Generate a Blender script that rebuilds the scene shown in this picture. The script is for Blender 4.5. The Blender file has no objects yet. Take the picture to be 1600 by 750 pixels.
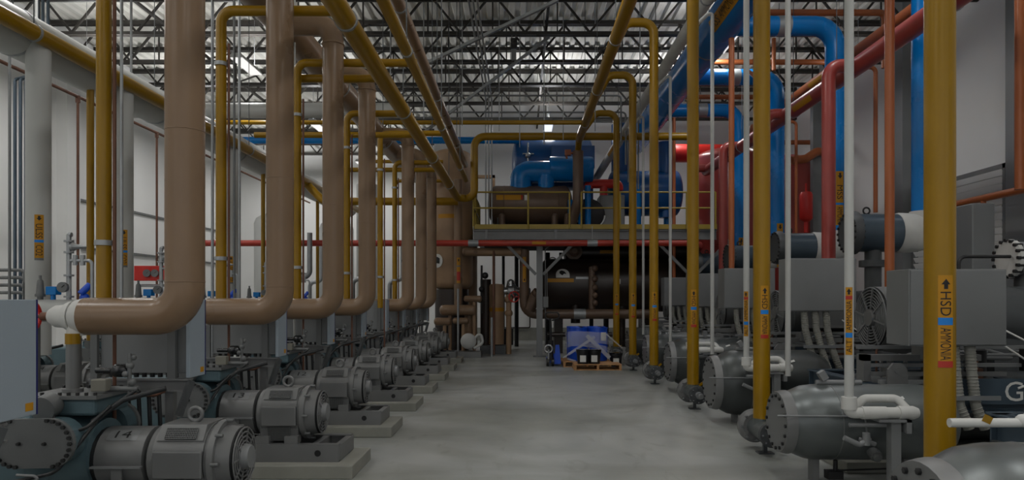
import bpy, bmesh, math, random
from mathutils import Vector as V, Matrix
random.seed(7)
SC = bpy.context.scene
COL = SC.collection
# ------------------------------------------------------------------ camera, world, exposure
F = 1100.0                      # focal length in pixels of the 1600 x 750 frame
CX, CY, EYE = 814.0, 468.0, 1.6  # vanishing point of the hall's long axis, eye height
cam = bpy.data.cameras.new('camera'); cam.sensor_width = 36.0
cam.lens = 36.0 * F / 1600.0
cam.shift_x = (800.0 - CX) / 1600.0
cam.shift_y = (CY - 375.0) / 1600.0
cam.clip_start = 0.05; cam.clip_end = 200
cam_o = bpy.data.objects.new('camera', cam); COL.objects.link(cam_o)
cam_o.location = (0, 0, EYE); cam_o.rotation_euler = (math.pi / 2, 0, 0)
SC.camera = cam_o
world = bpy.data.worlds.new('world'); SC.world = world; world.use_nodes = True
world.node_tree.nodes['Background'].inputs[0].default_value = (0.97, 0.985, 1.0, 1)
world.node_tree.nodes['Background'].inputs[1].default_value = 9.5
SC.view_settings.view_transform = 'Standard'; SC.view_settings.look = 'None'
SC.view_settings.gamma = 1.0; SC.view_settings.use_curve_mapping = False
SC.view_settings.exposure = -3.36
LAMP_POWER = 570.0
DECK_FILL_POWER = 700.0  # strength of the added fill that brightens the roof deck

def at(px, py, d):
    return V(((px - CX) * d / F, d, EYE + (CY - py) * d / F))

# ------------------------------------------------------------------ materials
def lin(c):
    return tuple(((v / 255.0) / 12.92 if v / 255.0 <= 0.04045 else ((v / 255.0 + 0.055) / 1.055) ** 2.4) for v in c)
PAL = {  # colour, roughness, metallic, variation, noise scale
 'tan': ((124, 101, 79), .28, 0, .10, 1.5), 'yellow': ((141, 106, 3), .32, 0, .10, 1.5), 'yellow_rail': ((154, 132, 47), .45, 0, .08, 2),
 'blue': ((0, 114, 188), .25, 0, .12, 1.2), 'blue_dark': ((0, 72, 130), .3, 0, .12, 1.0), 'red': ((154, 63, 57), .3, 0, .10, 1.5), 'red_deep': ((190, 36, 28), .4, 0, .1, 2),
 'red_pipe': ((160, 49, 34), .4, 0, .08, 2), 'orange': ((159, 86, 43), .38, 0, .1, 2), 'white': ((188, 189, 186), .45, 0, .05, 1.5),
 'white_wrap': ((201, 201, 197), .6, 0, .12, 3), 'wall': ((238, 238, 236), .8, 0, .05, .35), 'grey': ((110, 111, 111), .42, .15, .10, 3), 'grey_light': ((121, 123, 124), .45, .1, .06, 2),
 'grey_mid': ((103, 105, 105), .5, .2, .1, 3), 'grey_dark': ((74, 77, 79), .5, .3, .14, 4), 'slate': ((66, 80, 92), .35, .2, .12, 2), 'teal': ((80, 101, 108), .4, .2, .14, 3),
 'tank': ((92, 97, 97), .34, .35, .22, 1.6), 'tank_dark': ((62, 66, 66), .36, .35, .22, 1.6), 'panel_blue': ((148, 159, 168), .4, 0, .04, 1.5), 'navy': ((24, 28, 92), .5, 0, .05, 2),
 'black': ((20, 20, 22), .5, 0, .15, 3), 'black_gloss': ((26, 28, 30), .25, .1, .15, 2), 'brown': ((98, 78, 63), .4, .1, .25, 1.2), 'brown_dark': ((40, 31, 26), .36, .1, .25, 1.0), 'brown_tan': ((150, 122, 94), .5, 0, .22, 1.5),
 'rust': ((104, 70, 54), .6, .2, .2, 4), 'concrete_pad': ((138, 138, 130), .75, 0, .16, 2.5), 'joist': ((42, 39, 35), .6, .1, .15, 2), 'deck': ((226, 225, 218), .6, .0, .08, 1.5),
 'galv': ((155, 158, 160), .4, .5, .12, 5), 'chrome': ((172, 174, 176), .25, .8, .1, 4), 'wood': ((176, 132, 88), .7, 0, .25, 6), 'drum_blue': ((10, 72, 188), .35, 0, .1, 3), 'purple': ((70, 40, 120), .5, 0, .1, 2),
 'label': ((180, 127, 17), .5, 0, .03, 2), 'label_blue': ((0, 120, 205), .5, 0, .03, 2), 'label_red': ((170, 40, 26), .5, 0, .03, 2), 'label_grey': ((110, 112, 112), .5, 0, .03, 2), 'ink': ((14, 14, 14), .6, 0, .02, 2),
 'paper': ((220, 220, 216), .7, 0, .05, 5), 'hose': ((30, 32, 34), .5, 0, .1, 5), 'conduit': ((147, 147, 140), .5, .1, .1, 6), 'mesh_dark': ((26, 27, 28), .6, .3, .1, 6), 'bolt': ((58, 58, 58), .4, .6, .1, 6), 'cream': ((120, 118, 108), .6, 0, .1, 3),
}
MATS = {}
def M(n):
    if n in MATS: return MATS[n]
    c, ro, me, var, ns = PAL[n]; c = lin(c)
    m = bpy.data.materials.new(n); m.use_nodes = True; nt = m.node_tree; b = nt.nodes['Principled BSDF']
    tc = nt.nodes.new('ShaderNodeTexCoord'); no = nt.nodes.new('ShaderNodeTexNoise'); no.inputs['Scale'].default_value = ns; no.inputs['Detail'].default_value = 5
    nt.links.new(tc.outputs['Object'], no.inputs['Vector'])
    r = nt.nodes.new('ShaderNodeValToRGB'); r.color_ramp.elements[0].position = .3; r.color_ramp.elements[1].position = .7
    r.color_ramp.elements[0].color = (*[v * (1 - var) for v in c], 1); r.color_ramp.elements[1].color = (*[min(1, v * (1 + var)) for v in c], 1)
    nt.links.new(no.outputs['Fac'], r.inputs['Fac']); nt.links.new(r.outputs['Color'], b.inputs['Base Color'])
    mr = nt.nodes.new('ShaderNodeMapRange'); mr.inputs['To Min'].default_value = max(.05, ro - .08); mr.inputs['To Max'].default_value = min(1, ro + .1)
    nt.links.new(no.outputs['Fac'], mr.inputs['Value']); nt.links.new(mr.outputs['Result'], b.inputs['Roughness'])
    b.inputs['Metallic'].default_value = me
    if n in ('yellow', 'tan', 'blue', 'label'): b.inputs['Specular IOR Level'].default_value = .35
    MATS[n] = m; return m

def floor_material():
    m = bpy.data.materials.new('polished_concrete'); m.use_nodes = True; nt = m.node_tree; b = nt.nodes['Principled BSDF']
    tc = nt.nodes.new('ShaderNodeTexCoord')
    def noise(sc, det, dist=0, stretch=(1, 1, 1)):
        mp = nt.nodes.new('ShaderNodeMapping'); mp.inputs['Scale'].default_value = stretch; nt.links.new(tc.outputs['Object'], mp.inputs['Vector'])
        n = nt.nodes.new('ShaderNodeTexNoise'); n.inputs['Scale'].default_value = sc; n.inputs['Detail'].default_value = det; n.inputs['Distortion'].default_value = dist
        nt.links.new(mp.outputs['Vector'], n.inputs['Vector']); return n.outputs['Fac']
    def ramp(src, p0, c0, p1, c1):
        r = nt.nodes.new('ShaderNodeValToRGB'); r.color_ramp.elements[0].position = p0; r.color_ramp.elements[1].position = p1
        r.color_ramp.elements[0].color = (*lin(c0), 1); r.color_ramp.elements[1].color = (*lin(c1), 1); nt.links.new(src, r.inputs['Fac']); return r.outputs['Color']
    def mul(a, bb, f=1.0):
        x = nt.nodes.new('ShaderNodeMix'); x.data_type = 'RGBA'; x.blend_type = 'MULTIPLY'; x.inputs['Factor'].default_value = f
        nt.links.new(a, x.inputs['A']); nt.links.new(bb, x.inputs['B']); return x.outputs['Result']
    a = ramp(noise(.9, 9, .6, (1, .6, 1)), .30, (148, 151, 149), .70, (172, 174, 171))
    s = ramp(noise(.42, 6, 1.2, (.7, 1.4, 1)), .34, (214, 214, 208), .58, (255, 255, 255))
    st = ramp(noise(2.3, 10, 1.5, (1.4, .5, 1)), .26, (232, 231, 227), .40, (255, 255, 255))
    c = mul(mul(a, s), st); nt.links.new(c, b.inputs['Base Color'])
    mr = nt.nodes.new('ShaderNodeMapRange'); mr.inputs['To Min'].default_value = .28; mr.inputs['To Max'].default_value = .5
    nt.links.new(noise(1.6, 7, .8), mr.inputs['Value']); nt.links.new(mr.outputs['Result'], b.inputs['Roughness'])
    return m
MATS['floor'] = floor_material()
def emit_material():
    m = bpy.data.materials.new('lamp_lens'); m.use_nodes = True; b = m.node_tree.nodes['Principled BSDF']
    b.inputs['Base Color'].default_value = (1, 1, 1, 1); b.inputs['Emission Color'].default_value = (1, .98, .95, 1); b.inputs['Emission Strength'].default_value = 9.0
    return m
MATS['lamp_lens'] = emit_material()
def film_material():
    m = bpy.data.materials.new('stretch_film'); m.use_nodes = True; b = m.node_tree.nodes['Principled BSDF']
    b.inputs['Base Color'].default_value = (.85, .88, .92, 1); b.inputs['Roughness'].default_value = .25; b.inputs['Alpha'].default_value = .3
    return m
MATS['film'] = film_material()

# ------------------------------------------------------------------ mesh builder
def ortho(d):
    d = d.normalized(); a = V((0, 0, 1)) if abs(d.z) < .9 else V((0, 1, 0))
    u = a.cross(d).normalized(); return u, d.cross(u).normalized()
class MB:
    def __init__(self): self.v = []; self.f = []; self.s = []
    def geo(self, vs, fs, smooth=False):
        o = len(self.v); self.v += [V(p) for p in vs]; self.f += [tuple(i + o for i in f) for f in fs]; self.s += [smooth] * len(fs); return self
    def bx(self, x0, x1, y0, y1, z0, z1):
        return self.geo([(x0, y0, z0), (x1, y0, z0), (x1, y1, z0), (x0, y1, z0), (x0, y0, z1), (x1, y0, z1), (x1, y1, z1), (x0, y1, z1)],
                        [(3, 2, 1, 0), (4, 5, 6, 7), (0, 1, 5, 4), (1, 2, 6, 5), (2, 3, 7, 6), (3, 0, 4, 7)])
    def box(self, c, s, u=None, w=None):
        c = V(c); u = V(u) if u else V((1, 0, 0)); w = V(w) if w else V((0, 0, 1)); v = w.cross(u).normalized(); u = u.normalized(); w = u.cross(v)
        vs = [c + u * (a * s[0] / 2) + v * (b * s[1] / 2) + w * (k * s[2] / 2) for k in (-1, 1) for (a, b) in ((-1, -1), (1, -1), (1, 1), (-1, 1))]
        return self.geo(vs, [(3, 2, 1, 0), (4, 5, 6, 7), (0, 1, 5, 4), (1, 2, 6, 5), (2, 3, 7, 6), (3, 0, 4, 7)])
    def bar(self, p0, p1, w, h, up=(0, 0, 1)):
        p0 = V(p0); p1 = V(p1); d = p1 - p0; up = V(up)
        if abs(d.normalized().dot(up)) > .95: up = V((0, 1, 0))
        side = up.cross(d).normalized(); upv = d.normalized().cross(side)
        return self.box((p0 + p1) / 2, (d.length, w, h), d, upv)
    def ibeam(self, p0, p1, w, h, t=.012, up=(0, 0, 1)):
        p0 = V(p0); p1 = V(p1); up = V(up)
        self.bar(p0, p1, t, h, up)
        for s in (-1, 1): self.bar(p0 + up * (s * (h - t) / 2), p1 + up * (s * (h - t) / 2), w, t, up)
        return self
    def lathe(self, p0, d, prof, n=20, cap=True):
        p0 = V(p0); d = V(d).normalized(); u, w = ortho(d); rings = []; pts = list(prof)
        def ring(t, r): return [p0 + d * t + (u * math.cos(2 * math.pi * k / n) + w * math.sin(2 * math.pi * k / n)) * r for k in range(n)]
        for i in range(len(pts) - 1):
            (t0, r0), (t1, r1) = pts[i], pts[i + 1]
            share = False
            if i > 0 and rings:
                a = V((pts[i][0] - pts[i - 1][0], pts[i][1] - pts[i - 1][1])); b = V((t1 - t0, r1 - r0))
                if a.length > 1e-9 and b.length > 1e-9 and a.angle(b) < .7: share = True
            if not share:
                o0 = len(self.v); self.v += ring(t0, max(r0, 1e-5))
            else: o0 = last
            last = len(self.v); self.v += ring(t1, max(r1, 1e-5)); rings.append(1)
            for k in range(n):
                self.f.append((o0 + k, o0 + (k + 1) % n, last + (k + 1) % n, last + k)); self.s.append(True)
        if cap:
            for (t, r), rev in ((pts[0], True), (pts[-1], False)):
                if r > 1e-4:
                    o = len(self.v); self.v += ring(t, r); idx = list(range(o, o + n))
                    self.f.append(tuple(idx[::-1] if rev else idx)); self.s.append(False)
        return self
    def cyl(self, p0, p1, r, n=16, r2=None):
        p0 = V(p0); p1 = V(p1); return self.lathe(p0, p1 - p0, [(0, r), ((p1 - p0).length, r if r2 is None else r2)], n)
    def ball(self, c, r, n=14, sq=1.0, d=(0, 0, 1)):
        m = max(5, n // 2); prof = [(-r * sq * math.cos(math.pi * i / m), r * math.sin(math.pi * i / m)) for i in range(m + 1)]
        return self.lathe(c, d, prof, n, cap=False)
    def torus(self, c, d, R, r, n=20, m=8, a0=0, a1=2 * math.pi):
        c = V(c); d = V(d).normalized(); u, w = ortho(d); full = abs(a1 - a0 - 2 * math.pi) < 1e-6; o = len(self.v); nn = n if full else n + 1
        for i in range(nn):
            a = a0 + (a1 - a0) * i / n; e = u * math.cos(a) + w * math.sin(a)
            for j in range(m):
                b = 2 * math.pi * j / m; self.v.append(c + e * (R + r * math.cos(b)) + d * (r * math.sin(b)))
        for i in range(n):
            for j in range(m):
                i2 = (i + 1) % nn; self.f.append((o + i * m + j, o + i2 * m + j, o + i2 * m + (j + 1) % m, o + i * m + (j + 1) % m)); self.s.append(True)
        return self
    def tube(self, pts, r, n=14, bend=None, seg=6, cap=True):
        pts = [V(p) for p in pts]; bend = r * 2.6 if bend is None else bend; path = [pts[0]]
        for i in range(1, len(pts) - 1):
            a, b, c = pts[i - 1], pts[i], pts[i + 1]; d1 = (b - a).normalized(); d2 = (c - b).normalized(); ang = d1.angle(d2)
            if ang < .05: path.append(b); continue
            t = min(bend * math.tan(ang / 2), (b - a).length * .49, (c - b).length * .49); R = t / math.tan(ang / 2)
            s = b - d1 * t; nrm = (d2 - d1 * d1.dot(d2)).normalized(); cen = s + nrm * R
            for k in range(seg + 1):
                ph = ang * k / seg; path.append(cen - nrm * (R * math.cos(ph)) + d1 * (R * math.sin(ph)))
        path.append(pts[-1])
        path = [p for i, p in enumerate(path) if i == 0 or (p - path[i - 1]).length > 1e-5]
        T = []
        for i in range(len(path)):
            a = path[max(0, i - 1)]; b = path[min(len(path) - 1, i + 1)]; T.append((b - a).normalized())
        u, w = ortho(T[0]); o = len(self.v)
        for i, p in enumerate(path):
            if i > 0:
                ax = T[i - 1].cross(T[i])
                if ax.length > 1e-7:
                    R = Matrix.Rotation(T[i - 1].angle(T[i]), 3, ax.normalized()); u = R @ u
            w = T[i].cross(u).normalized(); u = w.cross(T[i]).normalized()
            for k in range(n): self.v.append(p + (u * math.cos(2 * math.pi * k / n) + w * math.sin(2 * math.pi * k / n)) * r)
        for i in range(len(path) - 1):
            for k in range(n):
                self.f.append((o + i * n + k, o + i * n + (k + 1) % n, o + (i + 1) * n + (k + 1) % n, o + (i + 1) * n + k)); self.s.append(True)
        if cap:
            for i, rev in ((0, True), (len(path) - 1, False)):
                q = len(self.v); self.v += [self.v[o + i * n + k].copy() for k in range(n)]; idx = list(range(q, q + n)); self.f.append(tuple(idx[::-1] if rev else idx)); self.s.append(False)
        return self
    def prism(self, poly, org, ux, uy, dv):
        org = V(org); ux = V(ux); uy = V(uy); dv = V(dv); n = len(poly)
        a = [org + ux * x + uy * y for x, y in poly]; b = [p + dv for p in a]
        self.geo(a, [tuple(range(n))[::-1]]); self.geo(b, [tuple(range(n))])
        self.geo(a + b, [(i, (i + 1) % n, n + (i + 1) % n, n + i) for i in range(n)]); return self
    def bolts(self, c, d, R, num, br=.012, bl=.02, n=6, a0=0):
        c = V(c); d = V(d).normalized(); u, w = ortho(d)
        for k in range(num):
            a = a0 + 2 * math.pi * k / num; p = c + (u * math.cos(a) + w * math.sin(a)) * R; self.lathe(p, d, [(0, br), (bl, br)], n)
        return self
    def grid(self, f, u0, u1, v0, v1, nu=1, nv=8):
        vs = [f(u0 + (u1 - u0) * i / nu, v0 + (v1 - v0) * j / nv) for i in range(nu + 1) for j in range(nv + 1)]
        return self.geo(vs, [(i * (nv + 1) + j, (i + 1) * (nv + 1) + j, (i + 1) * (nv + 1) + j + 1, i * (nv + 1) + j + 1) for i in range(nu) for j in range(nv)], True)

SH = [V((0, 0, 0))]   # running offset while a machine is laid out
SPLIT = {'drop', 'tank_leg', 'stand_leg', 'vessel_leg', 'motor_foot', 'shell_leg', 'saddle', 'drum_leg', 'skid_leg', 'suspension_wire', 'cabinet_post', 'coupling', 'splice_plate', 'cross_beam', 'cable', 'cable_gland', 'oil_piping', 'oil_filter', 'fork', 'tank_nozzle', 'skid_hole', 'kick_plate', 'support_leg', 'pipework', 'valves', 'motor_fin', 'drum_neck', 'bracket', 'skid_frame', 'skid', 'panel_stand', 'top_fitting', 'vessel_band', 'shell_valve', 'drain_leg'}
def islands(mb):
    par = {}
    def find(a):
        while par[a] != a: par[a] = par[par[a]]; a = par[a]
        return a
    key = [tuple(round(c, 5) for c in p) for p in mb.v]
    for k in key: par.setdefault(k, k)
    for f in mb.f:
        r = find(key[f[0]])
        for i in f[1:]:
            q = find(key[i])
            if q != r: par[q] = r
    out = {}
    for f, sm in zip(mb.f, mb.s):
        out.setdefault(find(key[f[0]]), []).append((f, sm))
    res = []
    for fs in out.values():
        m = MB(); idx = {}
        for f, sm in fs:
            for i in f:
                if i not in idx: idx[i] = len(m.v); m.v.append(mb.v[i])
            m.f.append(tuple(idx[i] for i in f)); m.s.append(sm)
        res.append(m)
    return res
def wloc(o):
    l = V((0, 0, 0))
    while o: l += o.location; o = o.parent
    return l
def part(name, mb, mat, parent=None, loc=None, bevel=0, kind=None, label=None):
    if parent and name in SPLIT:
        isl = islands(mb)
        if len(isl) > 1:
            for m in isl: o = part(name + '', m, mat, parent, loc, bevel, kind, label) if len(islands(m)) == 1 else None
            return o
    me = bpy.data.meshes.new(name); off = V(loc) if loc is not None else (wloc(parent) if parent else V((0, 0, 0)))
    off = off - SH[0]
    me.from_pydata([tuple(p - off) for p in mb.v], [], mb.f); me.polygons.foreach_set('use_smooth', mb.s); me.update()
    me.materials.append(M(mat)); o = bpy.data.objects.new(name, me); COL.objects.link(o)
    if parent: o.parent = parent
    elif loc is not None: o.location = loc
    if bevel:
        b = o.modifiers.new('bevel', 'BEVEL'); b.width = bevel; b.segments = 2; b.limit_method = 'ANGLE'; b.angle_limit = .9
    if kind or name in ('head_bolt', 'cover_bolt', 'motor_bolt', 'flange_bolt', 'grille_bars', 'guard_ring', 'grille_ring', 'lettering'): o['kind'] = kind or 'stuff'
    if label: o['label'] = label
    return o
def tag(o, label, cat, group=None):
    o['label'] = label; o['category'] = cat
    if group: o['group'] = group
    return o
def thing(name, label, cat, loc, group=None):
    o = bpy.data.objects.new(name, None); COL.objects.link(o); o.location = loc; o.empty_display_size = .1; return tag(o, label, cat, group)
def solo(name, mb, mat, label, cat, group=None, bevel=0):
    lo = V((min(p.x for p in mb.v) + max(p.x for p in mb.v), min(p.y for p in mb.v) + max(p.y for p in mb.v), 0)) / 2; lo.z = min(p.z for p in mb.v)
    return tag(part(name, mb, mat, None, lo, bevel), label, cat, group)
def struct(name, mb, mat):
    o = part(name, mb, mat); o['kind'] = 'structure'; return o
def dup(root, dv, label=None, parent=None):
    r = root.copy(); COL.objects.link(r)
    if parent is None: r.location = root.location + V(dv)
    else: r.parent = parent
    if label: r['label'] = label
    for c in list(root.children): dup(c, (0, 0, 0), None, r)
    return r
def link(parent, name, me, loc):
    o = bpy.data.objects.new(name, me); COL.objects.link(o); o.parent = parent; o.location = V(loc) - wloc(parent); return o
def meshof(name, mb, mat):
    me = bpy.data.meshes.new(name); me.from_pydata([tuple(p) for p in mb.v], [], mb.f); me.polygons.foreach_set('use_smooth', mb.s); me.update(); me.materials.append(M(mat)); return me

# lettering ---------------------------------------------------------
def wrapf(c, axis, ref, side, r):
    c = V(c); axis = V(axis); ref = V(ref); side = V(side)
    return lambda u, v: c + axis * u + ref * (r * math.cos(v / r)) + side * (r * math.sin(v / r))
def flatf(c, ux, uy):
    c = V(c); ux = V(ux); uy = V(uy); return lambda u, v: c + ux * u + uy * v
TXT = {}
def text_geo(s):
    if s in TXT: return TXT[s]
    cu = bpy.data.curves.new('lettering', 'FONT'); cu.body = s; cu.size = 1.0; cu.resolution_u = 3
    o = bpy.data.objects.new('lettering', cu); me = bpy.data.meshes.new_from_object(o)
    bm = bmesh.new(); bm.from_mesh(me)
    for k in range(1, 8):
        bmesh.ops.bisect_plane(bm, geom=bm.verts[:] + bm.edges[:] + bm.faces[:], plane_co=(0, k * .1, 0), plane_no=(0, 1, 0))
    bm.verts.ensure_lookup_table(); bm.verts.index_update()
    vs = [(v.co.x, v.co.y) for v in bm.verts]; fs = [tuple(v.index for v in f.verts) for f in bm.faces]; bm.free()
    bpy.data.objects.remove(o); bpy.data.curves.remove(cu); bpy.data.meshes.remove(me)
    x0 = min(v[0] for v in vs); x1 = max(v[0] for v in vs); y0 = min(v[1] for v in vs); y1 = max(v[1] for v in vs)
    TXT[s] = ([((x - x0) / (x1 - x0), (y - y0) / (y1 - y0)) for x, y in vs], fs); return TXT[s]
def text_in(mb, f, s, u0, u1, v0, v1):
    vs, fs = text_geo(s); mb.geo([f(u0 + (u1 - u0) * a, v0 + (v1 - v0) * b) for a, b in vs], fs); return mb
def arrow_in(mb, f, u0, u1, v0, v1):   # arrow pointing towards u0
    um = u0 + (u1 - u0) * .55; vm = (v0 + v1) / 2; h = (v1 - v0)
    mb.geo([f(u0, vm), f(um, v0), f(um, vm), f(um, v1)], [(0, 1, 2), (0, 2, 3)])
    mb.geo([f(um, vm - h * .22), f(u1, vm - h * .22), f(u1, vm + h * .22), f(um, vm + h * .22)], [(0, 1, 2, 3)]); return mb
def pipe_label(parent, x, y, r, ztop, length, width, segs, turn=.4):
    """sticker wrapped on a vertical pipe, read from top to bottom; segs: (kind, from, to, text)"""
    th = math.atan2(-y, -x) + turn; ref = V((math.cos(th), math.sin(th), 0)); side = V((-math.sin(th), math.cos(th), 0))
    f = lambda k: wrapf((x, y, ztop), (0, 0, -1), ref, side, r + k)
    st = part('label_sticker', MB().grid(f(.0015), 0, length, -width / 2, width / 2, 1, 8), 'label', parent)
    ink = MB(); f2 = f(.003)
    for kind, a, b, t in segs:
        a *= length; b *= length
        if kind == 'text': text_in(ink, f2, t, a, b, -width * .36, width * .36)
        elif kind == 'up': arrow_in(ink, f2, a, b, -width * .3, width * .3)
        elif kind == 'down': arrow_in(ink, f2, b, a, -width * .3, width * .3)
        else: part('label_band', MB().grid(f2, a, b, -width / 2, width / 2, 1, 8), kind, st)
    part('lettering', ink, 'ink', st); return st
HSD = [('up', .04, .15, ''), ('text', .18, .44, 'HSD'), ('label_blue', .46, .54, ''), ('text', .57, .92, 'AMMONIA'), ('label_red', .93, 1.0, '')]
ULSS = [('down', .03, .13, ''), ('text', .2, .52, 'ULSS'), ('label_blue', .55, .61, ''), ('text', .67, .9, 'CO2'), ('label_grey', .95, 1.0, '')]
MSS = [('down', .03, .14, ''), ('text', .26, .52, 'MSS'), ('label_blue', .585, .625, ''), ('text', .66, .97, 'AMMONIA')]
ORD = ['nearest', 'second', 'third', 'fourth', 'fifth', 'sixth', 'seventh', 'eighth', 'ninth', 'tenth', 'eleventh', 'twelfth']
def pipe(name, pts, r, mat, label, n=16, bend=None, group=None, cat='pipe'):
    return solo(name, MB().tube(pts, r, n, bend), mat, label, cat, group)
def strap(parent, p, d, r, mat='galv', rod=None, w=.018):
    mb = MB().lathe(V(p) - V(d) * w, d, [(0, r + .012), (2 * w, r + .012)], 18)
    part('pipe_clamp', mb, mat, parent)
    if rod: part('hanger_rod', MB().cyl(V(p) + V((0, 0, r)), (p[0], p[1], rod), .008, 6), 'grey_dark', parent)
# ------------------------------------------------------------------ the hall
XL, XR, YF, YB, YR, XN, ZD = -13.0, 10.0, -6.0, 27.6, 32.0, -3.4, 9.3
struct('floor', MB().bx(XL - .2, XR + .2, YF - .2, YR + .2, -.2, 0), 'floor')
struct('ground', MB().bx(-40, 40, -40, YF - .2, -.2, -.02), 'concrete_pad')
struct('wall_left', MB().bx(XL - .2, XL, YF, YR, 0, ZD), 'wall')
struct('wall_right', MB().bx(XR, XR + .2, YF, YB, 0, ZD), 'wall')
ADDED_DOORS = [(-12.2, -6.2), (-4.8, 2.2), (3.6, 9.4)]; DH = 6.2   # wide unseen roll-up doors, added open behind the photographer for fill daylight
wf = MB().bx(XL, XR, YF - .2, YF, DH, ZD); xs = [XL] + [v for q in ADDED_DOORS for v in q] + [XR]
for a, b in zip(xs[0::2], xs[1::2]): wf.bx(a, b, YF - .2, YF, 0, DH)
struct('wall_front', wf, 'wall')
for i, (a, b) in enumerate(ADDED_DOORS):
    struct('door_%d' % (i + 1), MB().cyl((a - .1, YF + .35, DH + .3), (b + .1, YF + .35, DH + .3), .3, 20).bx(a - .12, a, YF, YF + .12, 0, DH).bx(b, b + .12, YF, YF + .12, 0, DH), 'grey')  # rolls and guides of the doors added for fill daylight
    pl = bpy.data.lights.new('door_portal', 'AREA'); pl.shape = 'RECTANGLE'; pl.size = b - a; pl.size_y = DH; pl.cycles.is_portal = True
    po = bpy.data.objects.new('door_portal', pl); COL.objects.link(po); po.location = ((a + b) / 2, YF - .1, DH / 2); po.rotation_euler = (math.pi / 2, 0, 0)
struct('wall_back', MB().bx(XN, XR, YB, YB + .2, 0, ZD), 'wall')
struct('wall_back_recess', MB().bx(XL, XN, YR, YR + .2, 0, ZD), 'wall')
struct('wall_return', MB().bx(XN, XN + .2, YB + .2, YR, 0, ZD), 'wall')
# corrugated steel deck, flutes along the hall
mb = MB(); pitch = .3; x = XL - .2; prof = []
while x < XR + .2:
    prof += [(x, 0), (x + .11, 0), (x + .15, .075), (x + .26, .075)]; x += pitch
for (xa, za), (xb, zb) in zip(prof[:-1], prof[1:]):
    mb.geo([(xa, YF - .2, ZD + za), (xb, YF - .2, ZD + zb), (xb, YR + .2, ZD + zb), (xa, YR + .2, ZD + za)], [(0, 1, 2, 3)])
mb.bx(XL - .2, XR + .2, YF - .2, YR + .2, ZD + .1, ZD + .2)
struct('ceiling', mb, 'deck')
# wall piers and girts
n = 0
for y in (0.6, 5.0, 9.4, 13.8, 18.2, 22.6):
    n += 1; struct('trim_%d' % n, MB().bx(XR - .3, XR, y - .3, y + .3, 0, ZD), 'grey_light')
for y in (4, 12, 20, 28):
    n += 1; struct('trim_%d' % n, MB().bx(XL, XL + .3, y - .3, y + .3, 0, ZD), 'wall')
for z in (3.1, 4.5):
    n += 1; struct('trim_%d' % n, MB().bx(XL, XL + .08, 20, YR, z, z + .06), 'grey_mid')
n += 1; struct('trim_%d' % n, MB().bx(XN, XR, YB - .03, YB, 0, .5), 'concrete_pad')
# louvred window bank in the right wall
w1 = struct('window_1', MB().bx(XR - .1, XR, 14.4, 14.48, 2.1, 4.4).bx(XR - .1, XR, 17.72, 17.8, 2.1, 4.4).bx(XR - .1, XR, 14.4, 17.8, 4.3, 4.4).bx(XR - .1, XR, 14.4, 17.8, 2.1, 2.2), 'grey')
sl = MB().box((0, 0, 0), (.015, 3.25, .13), (1, 0, .45)); slm = meshof('louvre_slat', sl, 'wall')
for k in range(14): link(w1, 'louvre_slat', slm, (XR - .09, 16.1, 2.28 + k * .15))
# ------------------------------------------------------------------ roof joists
ZB, ZT, PAN = 8.2, 9.18, 1.6
diag = {}
for s in (1, -1):
    diag[s] = meshof('web_bar', MB().bar((-s * PAN / 4, 0, -(ZT - ZB) / 2), (s * PAN / 4, 0, (ZT - ZB) / 2), .05, .05, (0, 1, 0)), 'joist')
post = meshof('web_post', MB().bar((0, 0, -(ZT - ZB) / 2), (0, 0, (ZT - ZB) / 2), .035, .035), 'joist')
jd = [13.3 + 2.05 * k for k in range(10)]
for i, y in enumerate(jd):
    x1 = XR if y < YB else XN
    j = thing('roof_joist', 'dark open-web steel roof joist spanning the hall, %s of the row from the camera' % ORD[i], 'joist', (0, y, ZB), 'roof joists')
    part('bottom_chord', MB().bx(XL, x1, y - .09, y - .02, ZB - .08, ZB).bx(XL, x1, y + .02, y + .09, ZB - .08, ZB), 'joist', j)
    part('top_chord', MB().bx(XL, x1, y - .1, y - .02, ZT, ZT + .1).bx(XL, x1, y + .02, y + .1, ZT, ZT + .1), 'joist', j)
    x = XL + .3 + (i % 2) * .3
    while x + PAN < x1:
        if x + PAN > -y * .78 and x < y * .76:
            zc = (ZB + ZT) / 2
            link(j, 'web_bar', diag[1], (x + PAN / 4, y, zc)); link(j, 'web_bar', diag[-1], (x + 3 * PAN / 4, y, zc)); link(j, 'web_post', post, (x + PAN / 2, y, zc))
        x += PAN
# bridging lines along the hall tying the joists
for i, x in enumerate((-8.6, -4.2, .62, 5.4)):
    g = thing('joist_bridging', ['dark steel bridging tying the roof joists by the left wall', 'dark steel bridging between joists above the tan pipes', 'dark steel bridging between joists above the aisle', 'dark steel bridging between joists above the blue header'][i], 'bridging', (x, 20, ZB), 'roof bridging')
    part('bridging_angle', MB().bx(x - .03, x + .03, 13.3, YB - .3 if x > XN else 31.5, ZB + .02, ZB + .08), 'joist', g)
    for a, b in zip(jd[:-1], jd[1:]):
        if b < (YB if x > XN else YR): part('cross_brace', MB().bar((x, a, ZB + .05), (x, b, ZT), .045, .045), 'joist', g)
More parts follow.
